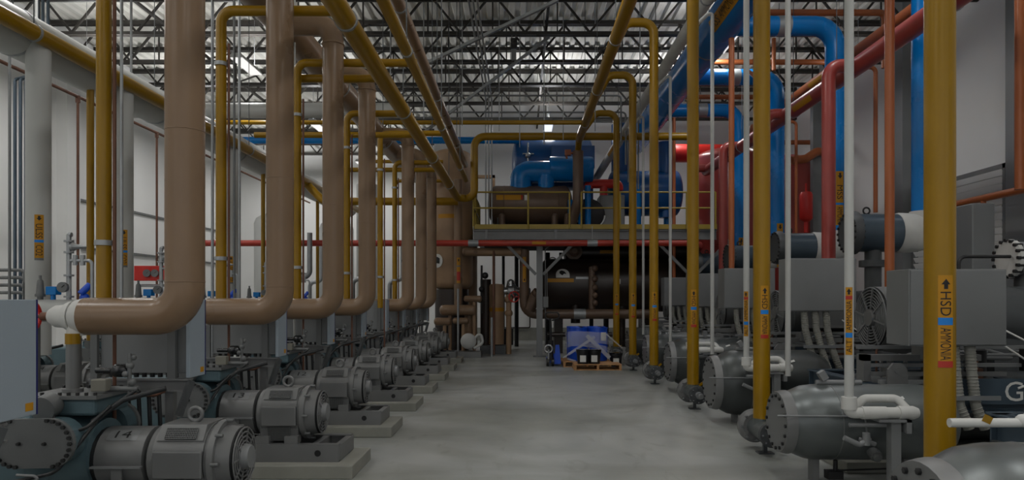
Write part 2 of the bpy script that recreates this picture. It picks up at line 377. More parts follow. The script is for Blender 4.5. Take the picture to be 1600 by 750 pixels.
# ------------------------------------------------------------------ lamps
def lamp(x, y, label, z=7.3, k=1.0):
    t = thing('high_bay_lamp', label, 'lamp', (x, y, z), 'ceiling lamps')
    part('lamp_housing', MB().prism([(-.16, 0), (.16, 0), (.1, .1), (-.1, .1)], (x, y - .65, z), (1, 0, 0), (0, 0, 1), (0, 1.3, 0)), 'white', t)
    part('lamp_lens', MB().bx(x - .14, x + .14, y - .62, y + .62, z - .02, z), 'lamp_lens', t)
    part('suspension_wire', MB().cyl((x, y - .5, z + .1), (x, y - .5, ZD), .006, 6).cyl((x, y + .5, z + .1), (x, y + .5, ZD), .006, 6), 'galv', t)
    l = bpy.data.lights.new('lamp_light', 'AREA'); l.shape = 'RECTANGLE'; l.size = .3; l.size_y = 1.25; l.energy = LAMP_POWER * k; l.color = (1, .99, .98)
    o = bpy.data.objects.new('lamp_light', l); COL.objects.link(o); o.parent = t; o.location = (0, 0, -.04)
    u = bpy.data.lights.new('lamp_uplight', 'AREA'); u.shape = 'RECTANGLE'; u.size = .25; u.size_y = 1.2; u.energy = DECK_FILL_POWER * k; u.color = (1, .99, .98)  # fill light added above each housing, aimed up to brighten the deck
    q = bpy.data.objects.new('lamp_uplight', u); COL.objects.link(q); q.parent = t; q.location = (0, 0, .13); q.rotation_euler = (math.pi, 0, 0)
    return t
rows = [(-10.3, 'by the left wall'), (-6.7, 'above the white headers'), (.9, 'above the aisle'), (5.0, 'above the blue header'), (8.0, 'by the right wall')]
for x, wh in rows:
    for i, y in enumerate((-2.5, 4.0, 10.5, 17.2, 23.2)):
        if x == .9 and y == 17.2: continue
        lamp(x, y, 'white linear ceiling lamp %s, %s from the front of the hall' % (wh, ORD[i].replace('nearest', 'first')), k=.12 if x > 7 else 1.0, z=7.85 if x == 5.0 else 7.3)
lamp(-6.7, 29.7, 'white linear ceiling lamp deep in the recess at the far left'); lamp(-10.3, 29.7, 'white linear ceiling lamp in the recess corner by the left wall')
# ------------------------------------------------------------------ left row: reciprocating compressors
D0, DS = 4.78, 1.9
def channel(mb, x0, x1, y, z0, z1, s, t=.012, w=.07):   # C channel along X, flanges to side s
    mb.bx(x0, x1, y - t / 2, y + t / 2, z0, z1)
    for z in (z0, z1 - t): mb.bx(x0, x1, min(y, y + s * w), max(y, y + s * w), z, z + t)
def vent(parent, x0, x1, cy, cz, ny, nz, h, nx, nh):
    nrm = V((0, ny, nz)).normalized(); up = V((0, -nz, ny)).normalized()
    if up.z < 0: up = -up
    c = V(((x0 + x1) / 2, cy, cz)); g = part('vent_grille', MB().box(c, (x1 - x0, .012, h), (1, 0, 0), up), 'black', parent)
    b = MB()
    for i in range(nx + 1): b.box(c + nrm * .007 + V((x0 - c.x + (x1 - x0) * i / nx, 0, 0)), (.0035, .008, h), (1, 0, 0), up)
    for i in range(nh + 1): b.box(c + nrm * .007 + up * (-h / 2 + h * i / nh), (x1 - x0, .008, .0035), (1, 0, 0), up)
    part('grille_bars', b, 'grey_mid', g)
def compressor(d, label):
    t = thing('compressor_unit', label, 'compressor', (-2.6, d, .12), 'reciprocating compressors')
    # skid
    sk = MB()
    for s in (-1, 1): channel(sk, -4.3, -1.66, d + s * .27, .12, .28, -s)
    for x in (-4.2, -3.3, -2.75, -1.9, -1.68): sk.bx(x - .03, x + .03, d - .27, d + .27, .13, .27)
    base = part('skid', sk, 'grey', t)
    hol = MB()
    for x in (-2.52, -1.85): hol.cyl((x, d - .277, .2), (x, d - .268, .2), .03, 12)
    part('skid_hole', hol, 'black', base)
    # motor on feet
    z = .535
    prof = [(0, .12), (.01, .17), (.04, .215), (.08, .225), (.08, .235), (.41, .235), (.41, .225), (.44, .23), (.44, .25), (.48, .25), (.48, .215), (.57, .2)]
    mo = part('motor', MB().lathe((-2.47, d, z), (1, 0, 0), prof, 28).bx(-2.4, -2.05, d - .2, d + .2, .3, .45), 'grey', t)
    part('motor_cover', MB().bx(-2.38, -2.06, d - .245, d - .18, .44, .62), 'grey', mo, bevel=.01)
    part('motor_crown', MB().prism([(-.2, 0), (.2, 0), (.13, .1), (-.13, .1)], (-2.37, d, z + .14), (0, 1, 0), (0, 0, 1), (.3, 0, 0)), 'grey', mo, bevel=.01)
    vent(mo, -2.32, -2.12, d - .172, z + .185, -.55, .4, .075, 18, 5)
    vent(mo, -2.32, -2.12, d - .212, z - .165, -1, -.12, .12, 18, 9)
    ft = MB()
    for x in (-2.36, -2.1):
        for s in (-1, 1): ft.bx(x - .06, x + .06, d + s * .2 - .06, d + s * .2 + .06, .28, .35)
    part('motor_foot', ft, 'grey', mo)
    part('eye_bolt', MB().torus((-2.2, d - .02, z + .29), (0, 1, 0), .045, .014, 20, 8).cyl((-2.2, d - .02, z + .2), (-2.2, d - .02, z + .25), .016, 10), 'grey', mo)
    fg = part('fan_guard', MB().lathe((-1.9, d, z), (1, 0, 0), [(0, .2), (.012, .2), (.02, .185)], 28), 'mesh_dark', mo)
    rg = MB()
    for r in (.195, .165, .135, .105): rg.torus((-1.876, d, z), (1, 0, 0), r, .006, 28, 6)
    for k in range(10):
        a = 2 * math.pi * k / 10; rg.bar((-1.876, d + .05 * math.cos(a), z + .05 * math.sin(a)), (-1.876, d + .2 * math.cos(a), z + .2 * math.sin(a)), .012, .01, (1, 0, 0))
    part('guard_ring', rg, 'grey', fg)
    part('bearing_hub', MB().lathe((-1.9, d, z), (1, 0, 0), [(0, .09), (.05, .085), (.07, .075), (.075, .0)], 20), 'grey_light', mo)
    part('motor_bolt', MB().bolts((-2.0, d, z), (1, 0, 0), .245, 8, .014, .05), 'grey_mid', mo)
    SH[0] = V((.15, 0, 0))
    # coupling and guard
    part('coupling', MB().cyl((-2.62, d, z), (-2.54, d, z), .15, 20).cyl((-2.98, d, z), (-2.9, d, z), .2, 20), 'black', t)
    cg = part('coupling_guard', MB().lathe((-2.93, d, z), (1, 0, 0), [(0, .205), (.31, .205)], 28), 'grey', t)
    part('guard_flange', MB().bx(-2.94, -2.61, d - .235, d - .2, z - .03, z - .018), 'grey_light', cg)
    part('guard_leg', MB().bx(-2.81, -2.74, d - .215, d - .2, .28, z - .02), 'grey', cg)
    # compressor body
    bell = [(0, .30), (.06, .31), (.14, .3), (.24, .26), (.33, .235), (.36, .235)]
    cb = part('compressor_body', MB().lathe((-3.32, d, .56), (1, 0, 0), bell, 28).bx(-4.1, -3.28, d - .26, d + .26, .28, .86), 'teal', t, bevel=.03)
    # two banks of cylinders with bolted oval covers
    for s in (-1, 1):
        pol = []
        for k in range(25):
            a = math.pi * k / 12 if k < 25 else 0
            pol.append((math.cos(a) * .145 + (.1 if math.cos(a) > 0 else -.1), math.sin(a) * .145))
        body = part('cylinder_bank', MB().prism(pol, (-3.2, d + s * .24, .7), (1, 0, 0), (0, 0, 1), (0, s * .12, 0)), 'teal', cb)
        cv = part('bank_cover', MB().prism([(x * 1.06, y * 1.08) for x, y in pol], (-3.2, d + s * .36, .7), (1, 0, 0), (0, 0, 1), (0, s * .03, 0)), 'grey_mid', cb)
        bo = MB()
        for k in range(24): x, y = pol[k]; bo.lathe((-3.2 + x * .98, d + s * .385, .7 + y), (0, s, 0), [(0, .013), (.022, .013)], 6)
        bo.lathe((-3.28, d + s * .39, .7), (0, s, 0), [(0, .012), (.02, .01)], 8).lathe((-3.12, d + s * .39, .7), (0, s, 0), [(0, .012), (.02, .01)], 8)
        part('cover_bolt', bo, 'bolt', cb)
    # top head
    hd = part('cylinder_head', MB().bx(-3.38, -2.92, d - .2, d + .2, .84, .95), 'teal', cb, bevel=.02)
    part('head_plate', MB().bx(-3.4, -2.9, d - .22, d + .22, .95, .975), 'grey_mid', cb)
    bo = MB()
    for k in range(9):
        for yy in (-.2, .2): bo.lathe((-3.38 + k * .0575, d + yy, .975), (0, 0, 1), [(0, .013), (.02, .013)], 6)
    part('head_bolt', bo, 'bolt', cb)
    part('outlet_riser', MB().cyl((-3.18, d - .02, .97), (-3.18, d - .02, 1.3), .042, 16).cyl((-3.18, d - .02, .97), (-3.18, d - .02, 1.0), .065, 16), 'grey', t)
    part('riser_band', MB().cyl((-3.18, d - .02, 1.3), (-3.18, d - .02, 1.37), .047, 16), 'yellow', t)
    part('oil_separator', MB().lathe((-3.02, d - .02, 1.12), (1, 0, 0), [(0, .02), (.1, .02), (.11, .03), (.13, .045), (.19, .045), (.22, .02), (.22, 0)], 14), 'black_gloss', t)
    vb = MB()
    for k in range(5): vb.ball((-2.78 + .02 * math.sin(k * 2.1), d - .05 + .02 * math.cos(k * 1.7), .99 + k * .055), .022 + .006 * (k % 2), 10)
    vb.cyl((-2.95, d - .05, 1.0), (-2.72, d - .05, 1.0), .02, 10).cyl((-2.78, d - .05, .94), (-2.78, d - .05, 1.24), .014, 8)
    part('valve_manifold', vb, 'grey_mid', t)
    part('junction_box', MB().bx(-3.0, -2.9, d - .12, d - .05, .99, 1.07), 'cream', t, bevel=.006)
    part('small_cover', MB().cyl((-3.2, d - .3, .9), (-3.2, d - .2, .92), .08, 16), 'grey_mid', t)
    ho = MB()
    ho.tube([(-2.72, d - .05, 1.0), (-2.9, d - .14, .86), (-2.95, d - .3, .7), (-3.05, d - .4, .52), (-3.3, d - .42, .47)], .012, 8, .1)
    ho.tube([(-3.2, d - .2, .93), (-3.12, d - .3, .82), (-3.05, d - .3, .74), (-2.93, d - .27, .78), (-2.85, d - .15, .9)], .011, 8, .06)
    ho.tube([(-2.55, d - .02, 1.0), (-2.8, d - .1, .93), (-2.95, d - .18, .8)], .018, 8, .1)
    part('cable', ho, 'hose', t)
    part('drain_handle', MB().tube([(-3.28, d - .41, .51), (-3.16, d - .43, .51), (-3.13, d - .43, .49), (-3.16, d - .43, .475), (-3.22, d - .43, .475)], .009, 8, .02), 'grey_light', t)
    SH[0] = V((0, 0, 0))
    return t
def number_plate(t, d, s):
    g = [c for c in t.children if c.name.startswith('coupling_guard')][0]
    f = lambda k: wrapf((-2.63, d, .535), (1, 0, 0), (0, -math.cos(.95), math.sin(.95)), (0, math.sin(.95), math.cos(.95)), .205 + k)
    pl = part('number_plate', MB().grid(f(.002), -.1, .1, -.045, .05, 1, 6), 'grey_light', g)
    part('lettering', text_in(MB(), f(.004), s, -.05, .05, -.025, .04), 'ink', g)
def cabinet(d, label):
    t = thing('control_cabinet', label, 'cabinet', (-2.78, d + .58, .12), 'compressor control cabinets')
    y0, y1 = d + .48, d + .66
    part('cabinet_body', MB().bx(-3.14, -2.48, y0, y1, 1.05, 1.58), 'grey_light', t, bevel=.006)
    dr = part('end_door', MB().bx(-2.48, -2.45, y0 - .05, y1 + .02, 1.02, 1.6), 'panel_blue', t, bevel=.004)
    part('door_edge', MB().bx(-2.467, -2.447, y1 + .02, y1 + .026, 1.02, 1.6), 'navy', dr)
    part('warning_sticker', MB().bx(-2.45, -2.4485, y1 - .06, y1 - .005, 1.045, 1.085), 'label', dr)
    part('cabinet_post', MB().bx(-2.62, -2.56, y0 - .05, y0 - .005, 1.0, 1.6).bx(-3.2, -3.15, y0 - .03, y0, .3, 1.6), 'grey_mid', t)
    part('stand_beam', MB().ibeam((-3.2, y0 - .03, .965), (-2.45, y0 - .03, .965), .06, .095), 'grey', t)
    part('stand_leg', MB().bx(-2.64, -2.58, y0 - .04, y0 + .02, .12, .92).bx(-3.18, -3.12, y0 - .04, y0 + .02, .12, .92), 'grey', t)
    part('cable_rail', MB().tube([(-3.3, y0 - .1, .9), (-2.68, y0 - .1, .9), (-2.62, y0 - .08, .93)], .014, 8), 'rust', t)
    hz = MB()
    for k in range(6): x = -3.04 + k * .075; hz.tube([(x, y0 - .08, .93), (x + .01, y0 - .07, .6), (x - .02 * k + .02, y0, .35)], .015, 8, .1)
    part('cable', hz, 'hose', t)
    bs = MB()
    for k in range(9): bs.cyl((-3.08 + k * .06, y0 + .05, 1.015), (-3.08 + k * .06, y0 + .05, 1.05), .018, 8)
    part('cable_gland', bs, 'black', t)
    part('slanted_strut', MB().bar((-2.44, y0 - .05, 1.0), (-2.5, y0 - .12, .75), .05, .04), 'grey_dark', t)
    return t
nums = ['14', '13', '12', '11', '10', '', '', '', '']
ulab = ['grey motor and teal compressor numbered 14, nearest fully seen on the left', 'second grey motor and compressor of the left row, guard numbered 13', 'third grey motor and compressor of the left row, guard numbered 12',
        'fourth grey motor and compressor unit of the left row', 'grey compressor unit under the tall grey cabinet without a tan pipe', 'sixth grey motor and compressor from the camera in the left row',
        'seventh grey motor and compressor from the camera in the left row', 'last and smallest grey motor of the left row beside the tan vessel']
u0 = compressor(D0, ulab[0]); c0 = cabinet(D0, 'control cabinet with pale blue end door behind motor 14')
units = [u0]
for k in range(1, 8):
    units.append(dup(u0, (0, DS * k, 0), ulab[k]))
    dup(c0, (0, DS * k, 0), 'control cabinet with pale blue end door, %s from the camera in the left row' % ORD[k + 1])
un = dup(u0, (0, -DS, 0), 'grey motor at the lower left corner showing only its eye bolt'); dup(c0, (0, -DS, 0), 'large pale blue cabinet door cut by the left edge, yellow sticker at its corner')
for k in range(4): number_plate(units[k], D0 + DS * k, nums[k])
for k in range(-1, 8):
    d = D0 + DS * k
    solo('concrete_pad', MB().bx(-4.6, -1.5, d - .42, d + .36, 0, .12), 'concrete_pad', 'pale concrete plinth %s' % ('under the motor cut by the lower left corner' if k < 0 else ('under the %s motor of the left row' % ORD[k])), 'plinth', 'compressor plinths', bevel=.008)
# a second row behind
for k in range(5):
    dup(u0, (-3.6, DS * (k + .35), 0), 'compressor of the rear left row half hidden behind pipes, %s from the camera' % ORD[k])
    d = D0 + DS * (k + .35)
    solo('concrete_pad', MB().bx(-8.2, -5.1, d - .42, d + .36, 0, .12), 'concrete_pad', 'plinth of the rear compressor row, %s from the camera' % ORD[k], 'plinth', 'rear plinths')
# ------------------------------------------------------------------ tan suction pipes, one over each unit
TX, TR, TZ = -2.3, .127, 1.485
for k in (0, 1, 2, 3, 5, 6, 7):
    d = D0 + .04 + DS * k
    lab = 'fat tan suction pipe bending down over %s' % ('the %s motor' % ORD[k])
    p = solo('suction_pipe', MB().tube([(-2.98, d, TZ), (TX, d, TZ), (TX, d, 4.96), (-2.85, d, 4.96)], TR, 28, .2, 10), 'tan', lab, 'pipe', 'tan suction pipes')
    part('pipe_seam', MB().torus((TX, d, 2.75), (0, 0, 1), TR, .003, 28, 6).torus((TX, d, 1.72), (0, 0, 1), TR, .003, 28, 6), 'tan', p)
    part('end_cap', MB().lathe((-3.06, d, TZ), (1, 0, 0), [(0, .09), (.02, .11), (.08, .128)], 24), 'white_wrap', p)
    part('collar', MB().torus((TX, d, 4.72), (0, 0, 1), TR, .012, 24, 8), 'tan', p)
    v = thing('stop_valve', 'white wrapped stop valve with handwheel at the end of tan pipe %s' % ('over the %s motor' % ORD[k]), 'valve', (-3.2, d, TZ - .2), 'suction stop valves')
    part('valve_body', MB().lathe((-3.22, d, TZ), (1, 0, 0), [(0, .05), (.04, .075), (.1, .08), (.13, .1), (.16, .105)], 18).cyl((-3.03, d - .02, TZ - .13), (-3.03, d - .02, TZ), .06, 14), 'white_wrap', v)
    part('valve_stem', MB().cyl((-3.38, d, TZ), (-3.2, d, TZ), .012, 8).cyl((-3.28, d, TZ), (-3.2, d, TZ), .03, 10), 'rust', v)
    hw = MB().torus((-3.36, d, TZ), (1, 0, 0), .1, .014, 24, 8)
    for a in range(4): hw.bar((-3.36, d, TZ), (-3.36, d + .1 * math.cos(a * math.pi / 2), TZ + .1 * math.sin(a * math.pi / 2)), .016, .012, (1, 0, 0))
    part('handwheel', hw, 'red_deep', v)
hdr = pipe('suction_header', [(-2.98, 3.0, 5.06), (-2.98, 18.8, 5.06), (-2.98, 19.6, 5.06)], .2, 'tan', 'fat tan header high above the left row of tan pipes', 24)
for k, y in enumerate((7.6, 11.4, 15.2)): strap(hdr, (-2.98, y, 5.06), (0, 1, 0), .2, rod=ZT)
for y in (6.2, 12.7):
    f = wrapf((-2.98, y, 5.06), (0, 1, 0), (math.cos(-.7), 0, math.sin(-.7)), (-math.sin(-.7), 0, math.cos(-.7)), .203)
    part('label_sticker', MB().grid(f, 0, .8, -.09, .09, 1, 6), 'label', hdr)
# ------------------------------------------------------------------ yellow discharge pipes of the left row
def yp(name, pts, r, label, group=None, bend=None): return pipe(name, pts, r, 'yellow', label, 16, bend, group)
HA = (-1.74, 4.38); HB = (-1.3, 4.42)
ys = [(-2.95, 4.98, None), (-2.93, 6.88, -1.74), (-2.79, 8.78, -1.3), (-2.64, 10.68, -1.74), (-2.5, 12.5, -1.3), (-2.6, 14.5, -1.74)]
for k, (x, d, tx) in enumerate(ys):
    z = 4.42 if tx == -1.74 else 4.55
    if tx is None: pts = [(x, d, 1.45), (x, d, 6.3), (x, d + .6, 6.3)]
    else: pts = [(x, d, 1.45), (x, d, z), (tx, d, z)]
    o = yp('discharge_pipe', pts, .05, ['yellow riser left of the nearest tan pipe, beside a dark conduit', 'yellow riser turning right at the ceiling between the first two tan pipes', 'yellow riser between the second and third tan pipes', 'yellow riser between the third and fourth tan pipes', 'yellow riser right of the fourth tan pipe', 'last thin yellow riser before the far tan pipes'][k], 'yellow discharge risers', .12)
    strap(o, (x, d, 2.0), (0, 0, 1), .05); strap(o, (x, d, 3.9), (0, 0, 1), .05)
    c = pipe('rigid_conduit', [(x + .075, d, .3), (x + .075, d, 4.1 if tx else 6.4)], .013, 'rust', 'thin dark conduit strapped to the %s yellow riser of the left row' % ORD[k], 8, group='riser conduits', cat='conduit')
yp('branch_pipe', [(-2.9, 8.92, 4.05), (-2.9, 8.92, 4.4), (-1.74, 8.92, 4.4)], .05, 'short yellow branch crossing behind the second tan pipe to the header')
yp('branch_pipe', [(-4.5, 11.9, 4.38), (-1.74, 11.9, 4.38)], .05, 'yellow branch level with the header behind the fourth tan pipe')
yp('branch_pipe', [(-3.9, 15.2, 4.4), (-1.74, 15.2, 4.4)], .05, 'far yellow branch between the fifth and sixth tan pipes')
a = yp('discharge_header', [(-1.74, 2.5, 4.38), (-1.74, 19.3, 4.38), (-1.28, 19.3, 4.38), (-1.28, 19.3, 6.07), (4.6, 19.3, 6.07)], .105, 'long yellow header running down the left of the aisle and over the platform', None, .3)
for y in (7.0, 10.4, 13.8, 17.0): strap(a, (-1.74, y, 4.38), (0, 1, 0), .105, rod=ZT)
b = yp('discharge_header', [(-1.3, 2.5, 4.42), (-1.3, 16.6, 4.42)], .06, 'thinner yellow header just right of the left main header', None)
for y in (8, 11.5, 15): strap(b, (-1.3, y, 4.42), (0, 1, 0), .06, rod=ZT)
p = pipe('return_header', [(-1.55, 3, 5.35), (-1.55, 19.6, 5.35)], .085, 'tan', 'slim pinkish tan header beside the yellow ones under the roof', 16)
for y in (9, 13, 17): strap(p, (-1.55, y, 5.35), (0, 1, 0), .085, rod=ZT)
yp('cross_pipe', [(-9, 17.5, 6.0), (1.6, 17.5, 6.0)], .055, 'yellow cross pipe spanning the hall in front of the platform')
yp('cross_pipe', [(-5.95, 19.6, 4.8), (-5.5, 19.6, 4.33), (-1.75, 19.6, 4.33)], .11, 'short thick yellow pipe entering from the left before the tan vessel')
yp('cross_pipe', [(-4.5, 19.9, 0), (-4.5, 19.9, 5.5), (-2.2, 19.9, 5.5)], .05, 'slender yellow pipe bending right above the red main')
yp('cross_pipe', [(-3.6, 20.2, 0), (-3.6, 20.2, 5.0), (-2.2, 20.2, 5.0)], .05, 'slender yellow riser close left of the tan vessel')
# ------------------------------------------------------------------ white and yellow headers at far left
wh = pipe('insulated_header', [(-6.35, 2, 4.95), (-6.35, 26, 4.95)], .3, 'white', 'fat white insulated header running along the upper left', 28)
for y in (5.4, 8.8, 12.2, 15.6, 19): strap(wh, (-6.35, y, 4.95), (0, 1, 0), .3, rod=ZT)
yh = yp('discharge_header', [(-5.95, 2, 4.86), (-5.95, 26, 4.86)], .1, 'yellow header hanging against the fat white header at upper left')
for y in (5.2, 8.6, 12.0, 15.4): strap(yh, (-5.95, y, 4.86), (0, 1, 0), .1, rod=ZT)
for k, d in enumerate((8.9, 10.8, 12.75, 14.8)):
    w = pipe('insulated_drop', [(-6.1, d, .9), (-6.1, d, 4.9)], .14, 'white', ['white insulated drop with ULSS label at the far left', 'white insulated drop with ULSS label right of the yellow riser', 'white insulated drop behind the nearest tan pipe', 'white insulated drop between the first two tan pipes'][k], 22, group='white drops')
    if k != 2: pipe_label(w, -6.1, d, .14, 2.66 if k < 2 else 2.5, .57, .1, ULSS, .05)
for k, (x, d) in enumerate(((-6.3, 10.3), (-6.3, 13.7), (-6.3, 17.2), (-6.3, 21.8))):
    yp('drop_pipe', [(x, d, 1.0), (x, d, 4.88), (-5.97, d, 4.88)], .05, ['thin yellow drop beside the thick yellow riser at far left', 'thin yellow drop hidden behind the nearest tan pipe', 'thin yellow drop left of the second tan pipe', 'thin yellow drop left of the third tan pipe'][k], 'thin yellow drops', .1)
pipe('insulated_crossover', [(-9.5, 16.2, 5.95), (-2.6, 16.2, 5.95)], .17, 'white', 'horizontal white insulated crossover between the tan pipes', 24)
sp = pipe('sprinkler_pipe', [(-9, 8, 5.72), (-9, 30, 5.72)], .032, 'rust', 'thin rust brown sprinkler pipe sloping past the left wall', 10)
for k, (d, zb) in enumerate(((13.3, 4.65), (14.3, 1.3), (17.4, 1.3), (22.5, 1.3))):
    q = pipe('sprinkler_drop', [(-9, d, zb), (-9, d, 5.72)], .026, 'rust', ['short brown sprinkler drop ending in a red valve', 'long brown drop pipe left of the thick yellow riser', 'brown drop pipe left of the nearest tan pipe', 'brown drop pipe seen between the first tan pipes'][k], 10, group='sprinkler drops')
    part('tee_fitting', MB().cyl((-9, d, 5.6), (-9, d, 5.74), .045, 10), 'rust', q)
    if k == 0: part('red_valve', MB().torus((-9.1, d - .05, 4.75), (0, 1, 0), .08, .02, 16, 6).ball((-9, d, 4.75), .06, 10), 'red_deep', q)
for k in range(3):
    pipe('wall_conduit', [(-9.2 + k * .1, 12.8, .5), (-9.2 + k * .1, 12.8, 5.6), (-9.2 + k * .1, 13.4, 5.9), (-9.2 + k * .1, 13.4, 9.1)], .028, 'slate', 'dark conduit in the bundle of three at far left, %s' % ['leftmost', 'middle', 'rightmost'][k], 10, group='conduit bundle', cat='conduit')
for k, (px, d) in enumerate(((15, 12.0), (57, 11.5), (190, 7.2), (332, 7.4), (366, 9.2), (374, 11.0), (460, 9.0), (205, 13), (450, 15))):
    x = (px - CX) * d / F
    pipe('thin_conduit', [(x, d, 1.0), (x, d, 9.1)], .016 if d < 10 else .022, ['grey_mid', 'white', 'galv', 'galv', 'grey_mid', 'galv', 'white', 'grey_light', 'purple'][k], 'thin %s vertical conduit %s' % (['grey', 'white', 'galvanised', 'galvanised', 'grey', 'galvanised', 'white', 'pale', 'purple'][k], ['at the far left edge', 'beside the conduit bundle at far left', 'right of the thick yellow riser', 'just right of the nearest tan pipe', 'just right of the second yellow riser', 'left of the second tan pipe', 'left of the third yellow riser', 'in front of the second white drop', 'behind the second tan pipe'][k]), 8, group='thin conduits', cat='conduit')
# valve stations behind the left row
def gauge(t, c, d, r):
    g = part('gauge_case', MB().lathe(c, d, [(0, r * .9), (.02, r), (.05, r), (.05, r * .86)], 20), 'grey_mid', t)
    part('gauge_face', MB().lathe(V(c) + V(d) * .046, d, [(0, r * .85), (.002, r * .85)], 20), 'paper', t)
    part('gauge_needle', MB().bar(V(c) + V(d) * .052, V(c) + V(d) * .052 + V((r * .5, 0, r * .4)), .01, .004), 'ink', t)
for k in range(5):
    d = 7.6 + 1.95 * k; x = -5.05; q = .55
    t = thing('valve_station', 'white vessel with relief valve and blue actuator behind the left row, %s from the camera' % ORD[k], 'valve station', (x, d, .9), 'valve stations')
    part('vessel', MB().lathe((x - .4, d, 1.48), (1, 0, 0), [(0, 0), (.02, .06), (.06, .1), (.14, .12), (.7, .12), (.78, .09), (.8, 0)], 22), 'white', t)
    part('vessel_leg', MB().bx(x - .25, x - .19, d - .08, d + .08, 0, 1.38).bx(x + .2, x + .26, d - .08, d + .08, 0, 1.38), 'grey', t)
    part('relief_valve', MB().lathe((x - .14, d, 1.58), (0, 0, 1), [(0, .03), (.05, .03), (.05, .05), (.08, .05), (.08, .04), (.22, .03), (.24, .014), (.28, .014)], 14), 'grey_mid', t)
    part('actuator', MB().bx(x - .05, x + .06, d - .05, d + .05, 1.65, 1.74).cyl((x, d, 1.56), (x, d, 1.66), .025, 10), 'blue', t, bevel=.006)
    part('blue_valve', MB().cyl((x + .32, d - .04, 1.66), (x + .38, d + .03, 1.76), .035, 14).ball((x + .34, d, 1.62), .05, 12), 'drum_blue', t)
    part('pipework', MB().tube([(x + .17, d, 1.5), (x + .17, d, 2.3), (x + .2, d, 2.3)], .025, 12), 'galv', t)
    part('pipework', MB().tube([(x + .15, d, 2.02), (x + .42, d, 2.02), (x + .42, d, 1.6)], .018, 10), 'galv', t)
    for z in (1.62, 1.85, 2.1, 2.22): part('flange', MB().lathe((x + .17, d, z), (0, 0, 1), [(0, .05), (.02, .05)], 14), 'galv', t)
    for xx in (.24, .32): part('stop_cock', MB().cyl((x + xx, d, 1.97), (x + xx, d, 2.08), .025, 10), 'galv', t)
    part('valve_bonnet', MB().lathe((x + .19, d, 2.17), (1, 0, 0), [(0, .04), (.03, .05), (.06, .03), (.12, .02), (.17, .008)], 14), 'galv', t)
    gauge(t, (x + .19, d - .1, 1.73), (0, -1, 0), .055)
for k in range(4):
    z = 1.72 + .13 * k
    pipe('cable_conduit', [(-12, 12.2, z), (-8.6, 12.2, z), (-8.6, 12.2, .4)], .03, 'grey_mid', 'horizontal grey conduit at the far left edge, %s of four from the bottom' % ['lowest', 'second', 'third', 'topmost'][k], 10, group='far left conduits', cat='conduit')
t = thing('gauge_panel', 'red panel with two round gauges behind the nearest tan pipe', 'panel', (-8.2, 15, 2.0))
part('panel_box', MB().bx(-8.25, -7.5, 15, 15.15, 2.0, 2.32), 'red_deep', t, bevel=.01)
for x in (-7.95, -7.78): gauge(t, (x, 14.99, 2.16), (0, -1, 0), .08)
part('panel_stand', MB().tube([(-8.2, 15.1, 0), (-8.2, 15.1, 1.9), (-7.5, 15.1, 1.9), (-7.5, 15.1, 0)], .03, 10), 'galv', t)
for k, (x, d) in enumerate(((-8, 18), (-6.4, 19), (-5.2, 20.5), (-4.4, 22), (-7.5, 24))):
    t = thing('pump_set', 'small blue pump with grey pipework at the back left, %s from the left' % ['second', 'third', 'fourth', 'rightmost', 'leftmost'][k], 'pump', (x, d, 0), 'back left pumps')
    part('pump_base', MB().bx(x - .4, x + .4, d - .25, d + .25, 0, .9), 'grey', t)
    part('pump_motor', MB().lathe((x - .3, d, 1.3), (1, 0, 0), [(0, .1), (.05, .2), (.4, .2), (.45, .14), (.6, .1)], 16), 'blue', t)
    part('pump_pipe', MB().tube([(x + .3, d, .9), (x + .3, d, 2.2), (x + .7, d, 2.2), (x + .7, d, 3.4)], .07, 12), 'galv', t)
pipe('insulated_drop', [(-5.9, 27, 0), (-5.9, 27, 6)], .4, 'white', 'wide white column pipe deep in the recess behind the tan pipes', 20)
for k, (x, d) in enumerate(((-9.5, 27), (-7.6, 29))):
    t = thing('receiver_tank', 'tall white receiver tank at the back left recess, %s' % ['left one', 'right one'][k], 'tank', (x, d, 0), 'white receivers')
    part('tank_shell', MB().lathe((x, d, .3), (0, 0, 1), [(0, 0), (.05, .4), (.2, .62), (.4, .7), (4.2, .7), (4.4, .62), (4.55, .4), (4.6, 0)], 26), 'white', t)
    part('tank_skirt', MB().lathe((x, d, 0), (0, 0, 1), [(0, .6), (.5, .6)], 20), 'grey', t)
b = pipe('overhead_main', [(-11, 22.2, 6.62), (0, 22.2, 6.62)], .11, 'blue', 'blue overhead main crossing behind the tan pipes to the blue drum', 16)
# ------------------------------------------------------------------ centre: platform
PD = 19.6
pt = thing('service_platform', 'steel platform with yellow guard rails at the far end of the aisle', 'platform', (1.6, PD, 0))
X0, X1 = -1.32, 5.45
part('deck_plate', MB().bx(X0, X1, PD, 24.6, 3.5, 3.57), 'grey_mid', pt)
part('edge_beam', MB().ibeam((X0, PD + .05, 3.42), (X1, PD + .05, 3.42), .14, .3, .016), 'grey', pt)
part('cross_beam', MB().ibeam((X0, 23.2, 3.36), (X1, 23.2, 3.36), .14, .3, .016).ibeam((X0 + .07, PD + .1, 3.42), (X0 + .07, 24.6, 3.42), .14, .28, .016), 'grey', pt)
part('splice_plate', MB().bx(.93, 1.0, PD - .03, PD + .04, 3.29, 3.55).bx(-1.0, -.93, PD - .03, PD + .04, 3.29, 3.55), 'grey_light', pt)
part('kick_plate', MB().bx(X0, X1, PD - .04, PD - .025, 3.56, 3.69).bx(X0 - .015, X0, PD - .03, 22.5, 3.56, 3.69), 'yellow_rail', pt)
for x in (X0, .2, 1.35, 1.68, 2.75, 3.7, 4.6, 5.4): part('rail_post', MB().cyl((x, PD - .06, 3.56), (x, PD - .06, 4.58), .026, 10), 'yellow_rail', pt)
